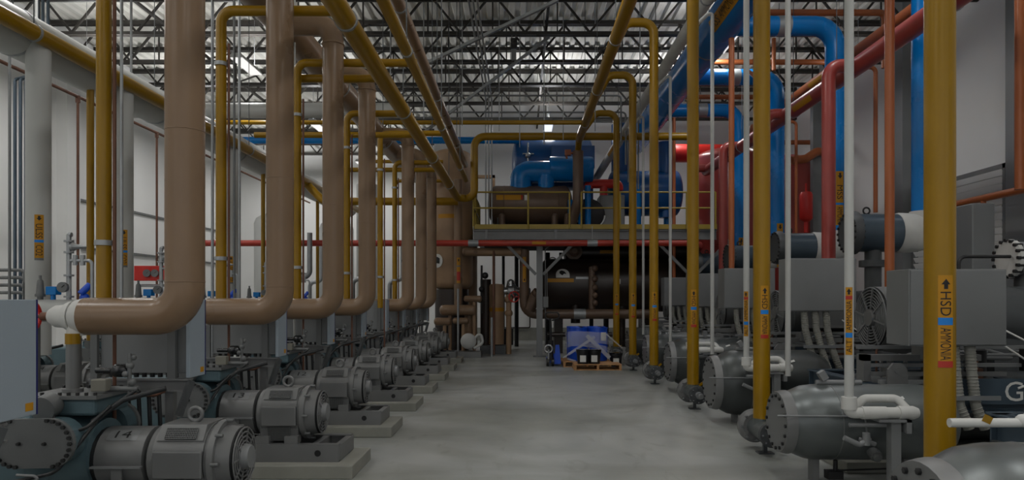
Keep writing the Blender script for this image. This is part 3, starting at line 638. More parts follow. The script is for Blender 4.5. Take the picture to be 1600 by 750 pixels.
for z in (4.58, 4.14):
    part('guard_rail', MB().cyl((X0, PD - .06, z), (1.35, PD - .06, z), .024, 10), 'yellow_rail', pt)
    part('guard_rail', MB().cyl((1.68, PD - .06, z), (5.4, PD - .06, z), .024, 10), 'yellow_rail', pt)
    part('guard_rail', MB().cyl((X0, PD - .06, z), (X0, 22.5, z), .024, 10), 'yellow_rail', pt)
for y in (20.4, 21.1, 21.8, 22.5): part('rail_post', MB().cyl((X0, y, 3.56), (X0, y, 4.58), .026, 10), 'yellow_rail', pt)
for x in (.52, 4.8):
    part('column', MB().ibeam((x, PD + .1, 0), (x, PD + .1, 3.3), .17, .17, .014, (0, 1, 0)).bx(x - .085, x + .085, PD + .01, PD + .02, 0, 3.3), 'grey_light', pt)
    part('base_plate', MB().bx(x - .18, x + .18, PD - .08, PD + .28, 0, .025), 'grey_mid', pt)
    for s in (-1, 1): part('knee_brace', MB().bar((x + s * .1, PD + .1, 2.3), (x + s * 1.05, PD + .1, 3.27), .08, .08), 'grey', pt)
part('switch_box', MB().bx(.62, .76, PD + .02, PD + .14, 1.38, 1.68).tube([(.68, PD + .08, 1.68), (.68, PD + .08, 3.0), (.8, PD + .08, 3.1), (1.3, PD + .08, 3.1)], .016, 8).tube([(.73, PD + .08, 1.68), (.73, PD + .08, 2.4)], .014, 8).cyl((.68, PD + .08, .1), (.68, PD + .08, 1.38), .014, 8), 'grey', pt)
rp = pipe('fire_main', [(-9.2, 19.25, 3.14), (4.6, 19.25, 3.14)], .085, 'red_pipe', 'long red main crossing the hall below the platform', 18)
for x in (-1.3, 1.95): part('pipe_sleeve', MB().cyl((x - .14, 19.25, 3.14), (x + .14, 19.25, 3.14), .094, 16), 'galv', rp); part('hanger_rod', MB().cyl((x, 19.25, 3.2), (x, 19.25, 3.6), .012, 6), 'galv', rp)
part('label_sticker', MB().grid(wrapf((.3, 19.25, 3.14), (1, 0, 0), (0, -1, 0), (0, 0, 1), .087), 0, .38, -.04, .04, 1, 4), 'label', rp)
# vessels
def vessel(name, c, L, r, mat, label, end=.25, axis=(1, 0, 0), cat='vessel', n=32):
    t = thing(name, label, cat, V(c) if abs(V(axis).z) > .5 else V((c[0] + L / 2, c[1], c[2] - r)))
    prof = [(0, 0)] + [(end * (1 - math.cos(a)), r * math.sin(a)) for a in [math.pi / 2 * i / 6 for i in range(1, 7)]] + [(L - end * (1 - math.cos(a)), r * math.sin(a)) for a in [math.pi / 2 * i / 6 for i in range(6, 0, -1)]] + [(L, 0)]
    part('vessel_shell', MB().lathe(c, axis, prof, n), mat, t); return t
def xlabel(t, x0, w, y, z, r, ang, h, mat='label'):
    f = wrapf((x0, y, z), (1, 0, 0), (0, -math.cos(ang), math.sin(ang)), (0, math.sin(ang), math.cos(ang)), r + .004)
    return part('label_sticker', MB().grid(f, 0, w, -h / 2, h / 2, 1, 4), mat, t), f
uv = vessel('intercooler_vessel', (-1.0, 21.1, 4.42), 2.55, .58, 'brown', 'brown horizontal vessel with yellow label on the platform')
xlabel(uv, -.72, .72, 21.1, 4.42, .58, .28, .16); xlabel(uv, 0, .05, 21.1, 4.42, .58, .28, .14, 'label_red'); xlabel(uv, .1, .14, 21.1, 4.42, .58, .27, .17, 'paper')
part('vessel_band', MB().torus((1.1, 21.1, 4.42), (1, 0, 0), .58, .012, 32, 6).torus((-.5, 21.1, 4.42), (1, 0, 0), .58, .012, 32, 6), 'brown', uv)
for x in (-.55, .98, 1.35): part('drain_leg', MB().cyl((x, 20.4, 3.57), (x, 20.4, 4.0), .1, 14).ball((x, 20.4, 4.0), .1, 12), 'brown', uv)
for x in (-.1, .62, 1.1): part('blue_fitting', MB().cyl((x - .12, 20.5, 3.68), (x + .12, 20.5, 3.68), .09, 12), 'blue', uv)
part('saddle', MB().bx(-.7, -.5, 20.7, 21.5, 3.57, 4.0).bx(.9, 1.1, 20.7, 21.5, 3.57, 4.0), 'grey_dark', uv)
bu = thing('suction_elbow', 'glossy blue elbow duct rising from the brown vessel on the platform', 'duct', (.1, 21.1, 4.98))
part('elbow_duct', MB().tube([(0, 21.1, 4.9), (0, 21.1, 5.42), (.95, 21.1, 5.42)], .33, 28, .42, 10), 'blue', bu)
part('second_leg', MB().cyl((.75, 21.0, 4.9), (.75, 21.0, 5.3), .24, 24), 'blue', bu)
part('duct_drum', MB().lathe((.85, 21.1, 5.5), (1, 0, 0), [(0, .3), (.02, .38), (1.25, .38), (1.3, .36), (1.3, .0)], 28), 'blue', bu)
bd = vessel('blue_drum', (-.3, 22.9, 6.0), 2.65, .85, 'blue_dark', 'large dark blue drum behind the yellow cross main on the platform', .2, n=36)
part('drum_leg', MB().bx(0, .2, 22.4, 23.4, 3.57, 5.5).bx(2.1, 2.3, 22.4, 23.4, 3.57, 5.5), 'blue_dark', bd)
part('valve_cluster', MB().ball((.22, 22.02, 6.1), .1, 10).cyl((.22, 22.0, 5.7), (.22, 22.0, 6.5), .03, 8).cyl((.05, 22.0, 6.15), (.4, 22.0, 6.15), .03, 8).ball((.3, 22.0, 5.85), .07, 10), 'chrome', bd)
part('access_box', MB().bx(.95, 2.3, 21.95, 22.2, 5.7, 6.4), 'blue_dark', bd)
bd2 = vessel('blue_drum', (2.75, 22.6, 5.0), 2.4, .72, 'blue_dark', 'smaller dark blue drum behind the yellow risers right of the platform', .2, n=30)
part('drum_neck', MB().cyl((3.2, 22.6, 5.6), (3.2, 22.6, 7.2), .3, 20).cyl((4.6, 22.4, 4.2), (4.6, 22.4, 6.6), .22, 18), 'blue_dark', bd2)
part('drum_leg', MB().cyl((3.1, 22.2, 3.57), (3.1, 22.2, 4.6), .12, 14).cyl((3.6, 22.0, 3.57), (3.6, 22.0, 5.2), .16, 14).cyl((4.7, 22.6, 3.57), (4.7, 22.6, 4.5), .12, 14), 'blue', bd2)
for k, (px, w) in enumerate(((891, .07), (918, .09), (905, .05))):
    x = (px - CX) * 20.5 / F; pipe('blue_standpipe', [(x, 20.5 - .1 * k, 3.57), (x, 20.5 - .1 * k, 4.9 - .4 * (k == 0))], w, 'blue', 'small blue standpipe on the platform %s' % ['at the rail gap', 'right of the rail gap', 'between two others at the rail gap'][k], 12, group='blue standpipes')
br = thing('insulated_riser', 'brown insulated riser with yellow top before the blue drum', 'pipe', (1.62, 20.0, 3.9))
part('insulated_pipe', MB().tube([(1.62, 20.0, 5.82), (1.62, 20.0, 4.35), (1.5, 20.1, 4.0), (1.4, 20.2, 3.6)], .15, 20, .3), 'brown', br)
part('yellow_stub', MB().cyl((1.62, 20.0, 5.8), (1.62, 19.6, 6.1), .09, 16), 'yellow', br)
part('orange_actuator', MB().bx(1.25, 1.42, 19.95, 20.1, 5.7, 5.85).cyl((1.42, 20, 5.76), (1.5, 20, 5.76), .03, 8).cyl((1.3, 20, 5.6), (1.3, 20, 5.7), .03, 8), 'orange', br)
t = thing('motor_housing', 'red topped compressor with grey casing on the platform behind the risers', 'compressor', (2.4, 21.4, 3.57))
part('red_manifold', MB().tube([(2.05, 21.3, 4.95), (2.05, 21.3, 5.1), (2.95, 21.3, 5.1), (2.95, 21.3, 4.9)], .14, 16).cyl((2.5, 21.3, 4.7), (2.5, 21.3, 5.1), .12, 14), 'red_deep', t)
part('grey_casing', MB().bx(2.35, 3.1, 21.0, 21.8, 3.57, 4.72), 'grey', t, bevel=.03)
part('black_end', MB().lathe((2.0, 21.0, 4.1), (0, -1, 0), [(0, .5), (.1, .5), (.16, .42), (.18, 0)], 24), 'black', t)
part('hose', MB().torus((2.05, 20.75, 4.1), (0, 1, 0), .42, .02, 24, 6, 3.2, 6.0), 'paper', t)
# lower chiller
LC = (21.3, 2.03, .8)
lv = vessel('chiller_shell', (.5, LC[0], LC[1]), 4.9, LC[2], 'brown_dark', 'large dark brown chiller shell with white emblem under the platform', .3, n=40)
s, f = xlabel(lv, .78, .76, LC[0], LC[1], LC[2], .16, .11)
xlabel(lv, 4.3, .5, LC[0], LC[1], LC[2], .2, .1)
fe = wrapf((1.22, LC[0], LC[1]), (1, 0, 0), (0, -math.cos(.26), math.sin(.26)), (0, math.sin(.26), math.cos(.26)), LC[2] + .005)
fe2 = wrapf((1.22, LC[0], LC[1]), (1, 0, 0), (0, -math.cos(.26), math.sin(.26)), (0, math.sin(.26), math.cos(.26)), LC[2] + .009)
pol = [(-.2, 0), (.2, 0)] + [(.2 * math.cos(a), .09 + .2 * math.sin(a)) for a in [math.pi * i / 14 for i in range(15)]]
em = part('emblem', MB().geo([fe(x, y) for x, y in pol] + [fe(0, .1)], [(i, (i + 1) % len(pol), len(pol)) for i in range(len(pol))]), 'paper', lv)
blob = [(-.1, .17), (-.08, .21), (-.04, .23), (.0, .225), (.05, .2), (.09, .15), (.1, .11), (.06, .13), (.03, .12), (.01, .09), (-.02, .07), (-.05, .1), (-.09, .13)]
part('emblem_mark', MB().geo([fe2(x, y) for x, y in blob] + [fe2(-.01, .15)], [(i, (i + 1) % len(blob), len(blob)) for i in range(len(blob))]), 'ink', em)
xlabel(lv, 2.75, .15, LC[0], LC[1], LC[2], .12, .15, 'paper')
part('shell_plate', MB().grid(wrapf((1.6, LC[0], LC[1]), (1, 0, 0), (0, -math.cos(.27), math.sin(.27)), (0, math.sin(.27), math.cos(.27)), LC[2] + .006), 0, .5, -.05, .02, 1, 4), 'galv', lv)
cc = MB().cyl((2.06, 20.42, 1.15), (2.06, 20.42, 2.55), .1, 14)
for z in (1.5, 1.72, 1.95, 2.2, 2.5): cc.ball((2.13, 20.36, z), .1, 12)
part('oil_column', cc, 'brown', lv)
part('shell_leg', MB().bx(1.0, 1.25, 21, 21.6, 0, 1.4).bx(3.6, 3.85, 21, 21.6, 0, 1.4).cyl((1.62, 20.9, .9), (1.62, 20.9, 1.5), .14, 16).cyl((3.0, 20.9, .2), (3.0, 20.9, 1.5), .1, 16), 'brown_dark', lv)
lv2 = vessel('upper_shell', (1.3, 21.7, 3.05), 4.2, .3, 'brown_dark', 'slim dark brown shell above the chiller with yellow tag', .12)
xlabel(lv2, 2.4, .55, 21.7, 3.05, .3, 0, .1)
part('shell_valve', MB().lathe((1.6, 21.3, 3.05), (0, -1, 0), [(0, .25), (.1, .25), (.1, .16), (.3, .16), (.34, .08)], 18).torus((.95, 21.2, 2.75), (0, 1, 0), .12, .015, 18, 6), 'brown', lv2)
part('blue_line', MB().cyl((2.9, 21.3, 2.75), (3.7, 21.3, 2.75), .03, 10), 'blue', lv2)
bp = pipe('chiller_pipe', [(.1, 20.3, 3.05), (.1, 20.3, 1.18), (3.7, 20.3, 1.18)], .14, 'brown', 'brown pipe dropping left of the grey column and running under the chiller', 22, .35)
part('pipe_sleeve', MB().cyl((1.52, 20.3, 1.18), (1.86, 20.3, 1.18), .15, 20), 'galv', bp)
pipe_label(bp, .1, 20.3, .14, 2.82, .72, .1, [('label_red', .3, .36, ''), ('down', .86, .97, '')], 0)
part('flange_elbow', MB().tube([(.24, 20.2, 1.3), (.42, 20.15, 1.72), (.5, 20.1, 1.82)], .16, 18).torus((.44, 20.05, 1.72), (.5, -.4, .6), .16, .015, 20, 6), 'brown', bp)
pipe('chiller_pipe', [(.75, 20.1, .6), (2.6, 20.1, .6)], .07, 'brown_dark', 'thin dark pipe close to the floor behind the pallet jack', 14)
for k, x in enumerate((-.6, -.15, .9, 1.35, 2.4, 2.9, 3.3)): pipe('dark_post', [(x, 24.0, 0), (x, 24.0, 3.2)], .05 + .02 * (k % 3), 'black', 'dark upright pipe at the back wall under the platform, %s from the left' % ['first', 'second', 'third', 'fourth', 'fifth', 'sixth', 'seventh'][k], 10, group='dark uprights')
solo('pump_box', MB().bx(-.68, -.25, 22.4, 22.9, .15, .68), 'black', 'black box on the floor by the back wall beside the tan column', 'box', bevel=.02)
pipe('rail_line', [(-.8, 27.5, 2.05), (.35, 27.5, 2.05), (.35, 27.5, .5), (-.8, 27.5, .5)], .025, 'brown_dark', 'thin dark line looping on the white back wall', 8)
hv = thing('wheel_valve', 'grey valve with red handwheel near the brown chiller pipe', 'valve', (-.3, 20.8, 1.4))
part('valve_body', MB().lathe((-.5, 20.8, 1.85), (1, 0, 0), [(0, .1), (.1, .1), (.12, .2), (.3, .22), (.4, .12), (.5, .1)], 18).lathe((-.3, 20.8, 1.95), (0, 0, 1), [(0, .15), (.2, .1), (.25, .03)], 14), 'chrome', hv)
part('brass_body', MB().cyl((-.36, 20.7, .0), (-.36, 20.7, 1.75), .08, 14).ball((-.36, 20.7, 1.6), .13, 14).ball((-.36, 20.7, 1.2), .12, 14), 'brown_tan', hv)
hw = MB().torus((-.2, 20.5, 1.68), (.25, -1, 0), .15, .018, 24, 8)
for a in range(3): hw.bar((-.2 + .15 * math.cos(a * 2.09), 20.5, 1.68 + .15 * math.sin(a * 2.09)), (-.2 - .02 * math.cos(a * 2.09), 20.5, 1.68), .02, .015, (0, 1, 0))
part('handwheel', hw, 'red_deep', hv); part('valve_stem', MB().cyl((-.2, 20.5, 1.68), (-.3, 20.8, 1.75), .03, 8), 'grey_dark', hv)
# tan vessels left of the platform
tv = vessel('surge_drum', (-2.05, 20.9, 1.85), 4.2, .62, 'brown_tan', 'tall tan insulated surge drum beside the far end of the left row', .25, (0, 0, 1))
part('drum_skirt', MB().lathe((-2.05, 20.9, 0), (0, 0, 1), [(0, .5), (1.9, .5)], 24), 'brown_dark', tv)
fl = wrapf((-2.05, 20.9, 2.9), (1, 0, 0), (0, -1, 0), (0, 0, 1), 50)
part('emblem', MB().lathe((-2.42, 20.4, 2.72), (-.55, -.83, 0), [(0, .2), (.012, .2)], 24), 'paper', tv); part('emblem_mark', MB().prism([(-.07, -.08), (.09, -.1), (.1, .05), (0, .1)], (-2.43, 20.385, 2.74), (.83, -.55, 0), (0, 0, 1), (-.0055, -.0083, 0)), 'ink', tv)
part('label_sticker', MB().grid(wrapf((-2.05, 20.9, 3.95), (0, 0, 1), (-.1, -.995, 0), (.995, -.1, 0), .625), 0, .12, -.3, .2, 1, 6), 'label', tv)
tv2 = vessel('surge_drum', (-1.86, 22.25, 0), 5.6, .48, 'brown_tan', 'second tan drum half hidden behind the yellow pipe loop', .2, (0, 0, 1))
tp = pipe('tan_riser', [(-1.78, 19.95, 1.2), (-1.78, 19.95, 5.0)], .115, 'tan', 'slim tan riser with yellow label in front of the tall drum', 20)
pipe_label(tp, -1.78, 19.95, .115, 2.78, .72, .1, [('up', .04, .15, ''), ('label_grey', .3, .36, ''), ('label_red', .55, .9, '')], 0.1)
for k, (xa, xb, z, r, d) in enumerate(((-2.3, -1.25, 1.3, .15, 19.85), (-1.62, -1.1, 1.62, .09, 19.9), (-1.92, -1.45, 1.0, .09, 19.75), (-2.45, -1.95, .98, .11, 19.8))):
    tb = vessel('tan_stub', (xa, d, z), xb - xa, r, 'tan', 'tan insulated stub pipe before the drums, %s' % ['longest and thickest one', 'uppermost one', 'lowest one ahead of the white pump', 'one at the left by the last motor'][k], r * .7, cat='pipe', n=20)
    part('support_pipe', MB().cyl((xa + .3, d + .02, 0), (xa + .3, d + .02, z), .05, 12), 'brown_tan' if k else 'tan', tb)
pipe('tan_riser', [(-1.5, 20.1, .2), (-1.5, 20.1, 1.3)], .12, 'tan', 'short tan drop under the stub pipes', 18)
wp = thing('circulation_pump', 'white round pump at the foot of the tan drop', 'pump', (-1.45, 19.7, 0))
part('pump_casing', MB().lathe((-1.45, 19.55, .45), (0, -1, 0), [(-.1, .12), (0, .2), (.12, .22), (.18, .18), (.22, .08), (.22, 0)], 22), 'white', wp)
part('pump_foot', MB().bx(-2.0, -1.1, 19.3, 19.9, 0, .16), 'grey', wp); part('pump_hose', MB().tube([(-1.3, 19.5, .5), (-1.12, 19.5, .7), (-1.05, 19.5, .4), (-1.3, 19.4, .25)], .04, 10, .1), 'white', wp)
rc = thing('receiver_column', 'rusty tan upright receiver with yellow band near the back', 'receiver', (-.75, 20.9, 0))
part('column_shell', MB().lathe((-.72, 20.9, .25), (0, 0, 1), [(0, .05), (.03, .22), (1.75, .22), (1.8, .2), (1.82, 0)], 24), 'brown_tan', rc)
part('dark_column', MB().cyl((-1.05, 21.0, .1), (-1.05, 21.0, 2.2), .16, 18), 'brown_dark', rc)
part('column_base', MB().bx(-1.2, -.45, 20.6, 21.2, 0, .25), 'grey_dark', rc); part('label_band', MB().cyl((-.72, 20.9, 1.25), (-.72, 20.9, 1.36), .224, 24), 'label', rc)
part('valves', MB().ball((-1.15, 20.6, 1.9), .09, 10).ball((-1.2, 20.6, 1.6), .1, 10).ball((-1.05, 20.6, 2.3), .1, 10).cyl((-1.15, 20.6, 1.2), (-1.15, 20.6, 2.6), .03, 8), 'black', rc)
hp = pipe('brown_header', [(-1.6, 20.3, 2.97), (0, 20.3, 2.97)], .12, 'brown_tan', 'tan brown header under the platform edge left of the column', 20)
part('pale_cap', MB().ball((-1.6, 20.3, 2.97), .118, 16).cyl((-1.3, 20.17, 2.97), (-1.3, 20.19, 2.97), .06, 14), 'tan', hp)
pipe('thin_standpipe', [(-.78, 20.2, .02), (-.78, 20.2, 3.0)], .04, 'rust', 'rusty standpipe before the tan receiver column', 10)
pipe('thin_standpipe', [(-.82, 19.75, .0), (-.82, 19.75, 1.1)], .035, 'galv', 'short galvanised post before the tan receiver column', 10)
pipe('thin_standpipe', [(-1.75, 19.6, .0), (-1.75, 19.6, 1.9)], .03, 'galv', 'thin galvanised post before the slim tan riser', 10)
solo('door_frame', MB().bx(-1.0, -.9, 24.3, 24.5, 3.57, 5.9).bx(-1.9, -1.8, 24.3, 24.5, 0, 5.9).bx(-1.9, -.9, 24.3, 24.5, 5.8, 5.9), 'brown_tan', 'tan frame standing at the platform edge left of the blue drum', 'frame')
# pallets, drums, buckets, pallet jack
def pallet(x0, x1, y0, y1, label):
    t = thing('wooden_pallet', label, 'pallet', ((x0 + x1) / 2, (y0 + y1) / 2, 0), 'pallets')
    m = meshof('deck_board', MB().bx(-(x1 - x0) / 2, (x1 - x0) / 2, -.045, .045, 0, .018), 'wood')
    for k in range(7): link(t, 'deck_board', m, ((x0 + x1) / 2, y0 + .05 + (y1 - y0 - .1) * k / 6, .115))
    for k in range(3): link(t, 'bottom_board', m, ((x0 + x1) / 2, y0 + .05 + (y1 - y0 - .1) * k / 2, 0))
    for k in range(3): x = x0 + .03 + (x1 - x0 - .06) * k / 2; part('stringer', MB().bx(x - .025, x + .025, y0, y1, .018, .115), 'wood', t)
    return t
pallet(1.2, 2.28, 15.9, 16.55, 'front wooden pallet carrying two black buckets')
pallet(1.0, 2.14, 16.65, 17.75, 'rear wooden pallet under the blue drums')
def drum(x, y, label):
    t = thing('plastic_drum', label, 'drum', (x, y, .133), 'blue drums')
    r = .235
    part('drum_shell', MB().lathe((x, y, .133), (0, 0, 1), [(0, r * .9), (.02, r * .97), (.25, r), (.27, r * 1.02), (.29, r), (.55, r), (.57, r * 1.02), (.59, r), (.76, r * .97), (.76, r * 1.01), (.8, r * 1.01), (.8, r * .93), (.78, r * .9)], 28), 'drum_blue', t)
    part('bung', MB().cyl((x + .1, y, .9), (x + .1, y, .94), .04, 12), 'black', t); return t
dr = [drum(1.37, 16.95, 'blue plastic drum at front left of the wrapped group'), drum(1.85, 16.95, 'blue plastic drum at front right, white paper on it'), drum(1.37, 17.45, 'blue plastic drum at rear left of the wrapped group'), drum(1.85, 17.45, 'blue plastic drum at rear right of the wrapped group')]
part('paper_sheet', MB().grid(wrapf((1.85, 16.95, .82), (0, 0, -1), (.5, -.86, 0), (.86, .5, 0), .242), 0, .2, -.08, .08, 1, 6), 'paper', dr[1])
fw = MB()
pol = [(1.1, 17.5), (1.12, 16.8), (1.2, 16.73), (1.37, 16.69), (1.6, 16.70), (1.85, 16.69), (2.03, 16.74), (2.11, 16.85), (2.11, 17.5), (2.0, 17.68), (1.2, 17.68)]
def band(z0, z1, t0, t1, drop):
    n = len(pol)
    for i in range(n):
        (xa, ya), (xb, yb) = pol[i], pol[(i + 1) % n]
        za = z0 + drop * math.sin(math.pi * i / n * 2); zb = z0 + drop * math.sin(math.pi * ((i + 1) % n) / n * 2)
        fw.geo([(xa, ya, za), (xb, yb, zb), (xb, yb, zb + t1), (xa, ya, za + t0)], [(0, 1, 2, 3)])
band(.55, 0, .26, .26, .04); band(.4, 0, .1, .12, .1)
for (a, b, w) in (((1.12, 16.66, .3), (1.75, 16.66, .72), .06), ((1.55, 16.65, .75), (2.1, 16.66, .22), .09), ((1.0, 16.7, .22), (1.45, 16.66, .5), .03), ((2.0, 16.66, .8), (2.4, 16.72, .45), .03), ((1.1, 16.66, .2), (1.3, 16.66, .14), .04)):
    fw.bar(a, b, .004, w, (0, -.1, 1))
solo('stretch_wrap', fw, 'film', 'loose clear stretch film around the blue drums', 'film')
def bucket(x, y, z, label):
    t = thing('plastic_bucket', label, 'bucket', (x, y, z), 'black buckets')
    part('bucket_body', MB().lathe((x, y, z), (0, 0, 1), [(0, .125), (.26, .15), (.26, .158), (.3, .158)], 22), 'black', t)
    part('bucket_lid', MB().lathe((x, y, z + .3), (0, 0, 1), [(0, .162), (.025, .162), (.03, .15)], 22), 'black_gloss', t)
    part('paper_label', MB().grid(wrapf((x, y, z + .2), (0, 0, -1), (-.1, -1, 0), (1, -.1, 0), .151), 0, .15, -.07, .07, 1, 6), 'paper', t)
    part('bucket_handle', MB().torus((x, y, z + .25), (0, 1, .25), .162, .005, 18, 6, 0, math.pi), 'galv', t); return t
bucket(1.42, 16.1, .133, 'black bucket at the left of the front pallet'); bucket(1.68, 16.12, .133, 'black bucket in the middle of the front pallet with crumpled wrap on its lid'); bucket(2.28, 16.9, 0.0, 'black bucket on the floor right of the pallets')
pj = thing('pallet_jack', 'blue pallet jack with black loop handle left of the blue drums', 'pallet jack', (.85, 17.0, 0))
part('fork', MB().prism([(0, 0), (.16, 0), (.12, .46), (.03, .46)], (.8, 16.9, .05), (1, 0, 0), (0, 0, 1), (0, .06, 0)).bx(.64, .76, 17.06, 18.1, .07, .13).bx(.82, .94, 17.06, 18.1, .07, .13), 'drum_blue', pj, bevel=.01)
part('jack_frame', MB().bx(.64, .94, 16.97, 17.06, .07, .3), 'drum_blue', pj, bevel=.02)
part('pump_column', MB().cyl((.72, 16.9, .15), (.72, 16.9, .62), .06, 14).cyl((.72, 16.9, .5), (.7, 16.88, 1.15), .03, 10), 'black', pj)
part('loop_handle', MB().tube([(.7, 16.88, 1.1), (.58, 16.88, 1.16), (.6, 16.88, 1.29), (.9, 16.88, 1.29), (.92, 16.88, 1.16), (.74, 16.88, 1.1)], .02, 10, .06), 'black', pj)
for x in (.64, .76): part('steer_wheel', MB().cyl((x - .03, 16.88, .1), (x + .03, 16.88, .1), .1, 18), 'black', pj)
part('chrome_spring', MB().torus((.66, 16.84, .42), (0, 1, 0), .09, .025, 20, 8).cyl((.66, 16.84, .1), (.66, 16.84, .4), .03, 10), 'chrome', pj)
# roof braces, conduits and hanging gear over the aisle
for k, (a, b) in enumerate((((652, 106, 15.2), (872, 0, 15.2)), ((648, 218, 17.8), (858, 58, 17.8)))):
    solo('sway_brace', MB().bar(at(*a), at(*b), .1, .06), 'galv', 'grey diagonal sway brace under the roof, %s' % ['upper one running off the top edge', 'lower one ending near the roof'][k], 'brace', 'sway braces')
for k in range(3):
    x = -1.0 + .09 * k
    pipe('ceiling_conduit', [(x, 9, 7.3 - .05 * k), (x, 20.0 - .12 * k, 7.3 - .05 * k), (x, 20.0 - .12 * k, 3.4)], .022, 'galv', 'galvanised conduit running overhead then dropping to the platform, %s of three' % ['left', 'middle', 'right'][k], 8, .15, 'aisle conduits', 'conduit')
cm = thing('roof_sensor', 'black box with white bracket hanging from a roof joist above the aisle', 'sensor', at(803, 60, 17.4))
c = at(803, 68, 17.4)
part('sensor_box', MB().box(c, (.16, .14, .24)), 'black', cm, bevel=.01); part('bracket', MB().box(c + V((0, 0, -.28)), (.12, .1, .26)).cyl(c + V((-.05, 0, .1)), c + V((-.05, 0, .55)), .012, 6).cyl(c + V((.05, 0, .1)), c + V((.05, 0, .55)), .012, 6), 'grey_light', cm)
for k, (x, d, z) in enumerate(((-.9, 18.3, 6.9), (.1, 18.8, 6.6), (.9, 19.0, 6.5), (-.3, 21, 6.9), (1.9, 20.4, 6.8))):
    pipe('cross_conduit', [(-3.5 + .3 * k, d, z), (2.6 + .2 * k, d, z), (2.6 + .2 * k, d, z - 1.2 - .2 * k)], .025, 'grey_light', 'pale conduit crossing under the roof before the platform, %s' % ['nearest of five', 'second of five', 'third of five', 'fifth of five', 'fourth of five'][k], 8, .1, 'roof cross conduits', 'conduit')
for k, (px, d) in enumerate(((690, 13), (662, 16), (722, 17), (780, 18), (812, 18.5), (850, 18.6), (880, 18.6), (930, 18), (1000, 16), (1140, 15), (420, 10), (610, 15))):
    x = (px - CX) * d / F; pipe('hanger_rod', [(x, d, 5.6 + .1 * (k % 4)), (x, d, ZT)], .012, 'galv', 'thin steel hanger rod dropping from the roof, %s of twelve by position' % ORD[k].replace('nearest', 'first'), 6, group='hanger rods', cat='rod')
# ------------------------------------------------------------------ right row: yellow discharge risers
RX = 2.54
RD = [4.27, 7.43, 10.4, 13.45, 16.0, 18.75]
rl = ['thick yellow HSD riser at the right, nearest the camera', 'second yellow HSD riser, standing left of the big grey oil tank', 'third yellow HSD riser counting from the right', 'fourth yellow HSD riser, first to bend at the ceiling', 'fifth yellow HSD riser beside the pallets', 'sixth and thinnest yellow HSD riser, behind the pallets']
for k, d in enumerate(RD):
    zt = (6.9, 6.9, 6.9, 6.89, 6.7, 6.56)[k]
    pts = [(RX, d, .34), (RX, d, zt), (2.0, d, zt), (1.62, d, 6.05)]
    o = pipe('discharge_riser', pts, .086, 'yellow', rl[k], 22, .22, 'yellow HSD risers')
    pipe_label(o, RX, d, .086, 1.745, .55, .085, HSD, .38 if k < 2 else .15)
    t = thing('strainer', 'grey flanged strainer at the foot of the %s yellow riser' % ORD[k], 'strainer', (RX, d, 0), 'riser strainers')
    z = .23
    part('strainer_body', MB().lathe((RX, d + .2, z), (0, -1, 0), [(0, .1), (.5, .1), (.5, .04)], 22).cyl((RX, d, z), (RX, d, .35), .09, 16), 'tank', t)
    part('rear_flange', MB().lathe((RX, d + .2, z), (0, -1, 0), [(-.06, .18), (0, .18), (.03, .14)], 26), 'grey', t)
    part('front_flange', MB().lathe((RX, d - .28, z), (0, -1, 0), [(0, .13), (.05, .13)], 24), 'grey_dark', t)
    part('flange_bolt', MB().bolts((RX, d + .2, z), (0, -1, 0), .15, 8, .014, .05).bolts((RX, d - .32, z), (0, -1, 0), .105, 8, .012, .03), 'chrome', t)
    part('plug_stem', MB().cyl((RX, d - .33, z), (RX, d - .42, z), .05, 14).cyl((RX, d - .42, z), (RX, d - .5, z), .035, 6), 'grey_light', t)
    part('support_leg', MB().bx(RX - .02, RX + .02, d - .12, d - .08, 0, .13).bx(RX - .08, RX + .08, d - .16, d - .04, 0, .012), 'grey_dark', t)
    part('yellow_tag', MB().box((RX + .1, d - .08, .36), (.07, .04, .03), (1, 0, .8)), 'yellow', t)
hc = pipe('discharge_header', [(1.6, 3, 6.0), (1.6, 19.3, 6.0)], .105, 'yellow', 'yellow overhead header right of the aisle running to the platform', 20)
for y in (9.4, 11.9, 14.8, 17.6): strap(hc, (1.6, y, 6.0), (0, 1, 0), .105, rod=ZT)
# ------------------------------------------------------------------ blue suction
bh = pipe('suction_header', [(3.95, 4, 7.0), (3.95, 24.6, 7.0)], .36, 'blue', 'big glossy blue header running overhead at the right', 28)
for y in (8.5, 11.6, 14.8): strap(bh, (3.95, y, 7.0), (0, 1, 0), .36, rod=ZT)
f = wrapf((3.95, 11.9, 7.0), (0, 1, 0), (-.85, 0, -.53), (-.53, 0, .85), .363)
st = part('label_sticker', MB().grid(f, 0, 1.6, -.12, .12, 1, 6), 'label', bh)
f3 = wrapf((3.95, 13.5, 7.0), (0, -1, 0), (-.85, 0, -.53), (-.53, 0, .85), .366)
part('lettering', text_in(text_in(MB(), f3, 'MSS', .08, .5, -.08, .08), f3, 'AMMONIA', .6, 1.4, -.08, .08), 'ink', st)
BD = [10.8, 13.9, 17.1, 20.1]
bl = ['blue suction pipe mostly hidden behind the nearest yellow riser', 'blue suction pipe with the big elbow, behind the red riser', 'blue suction pipe beside the second yellow riser', 'blue suction pipe smallest and farthest of the row']
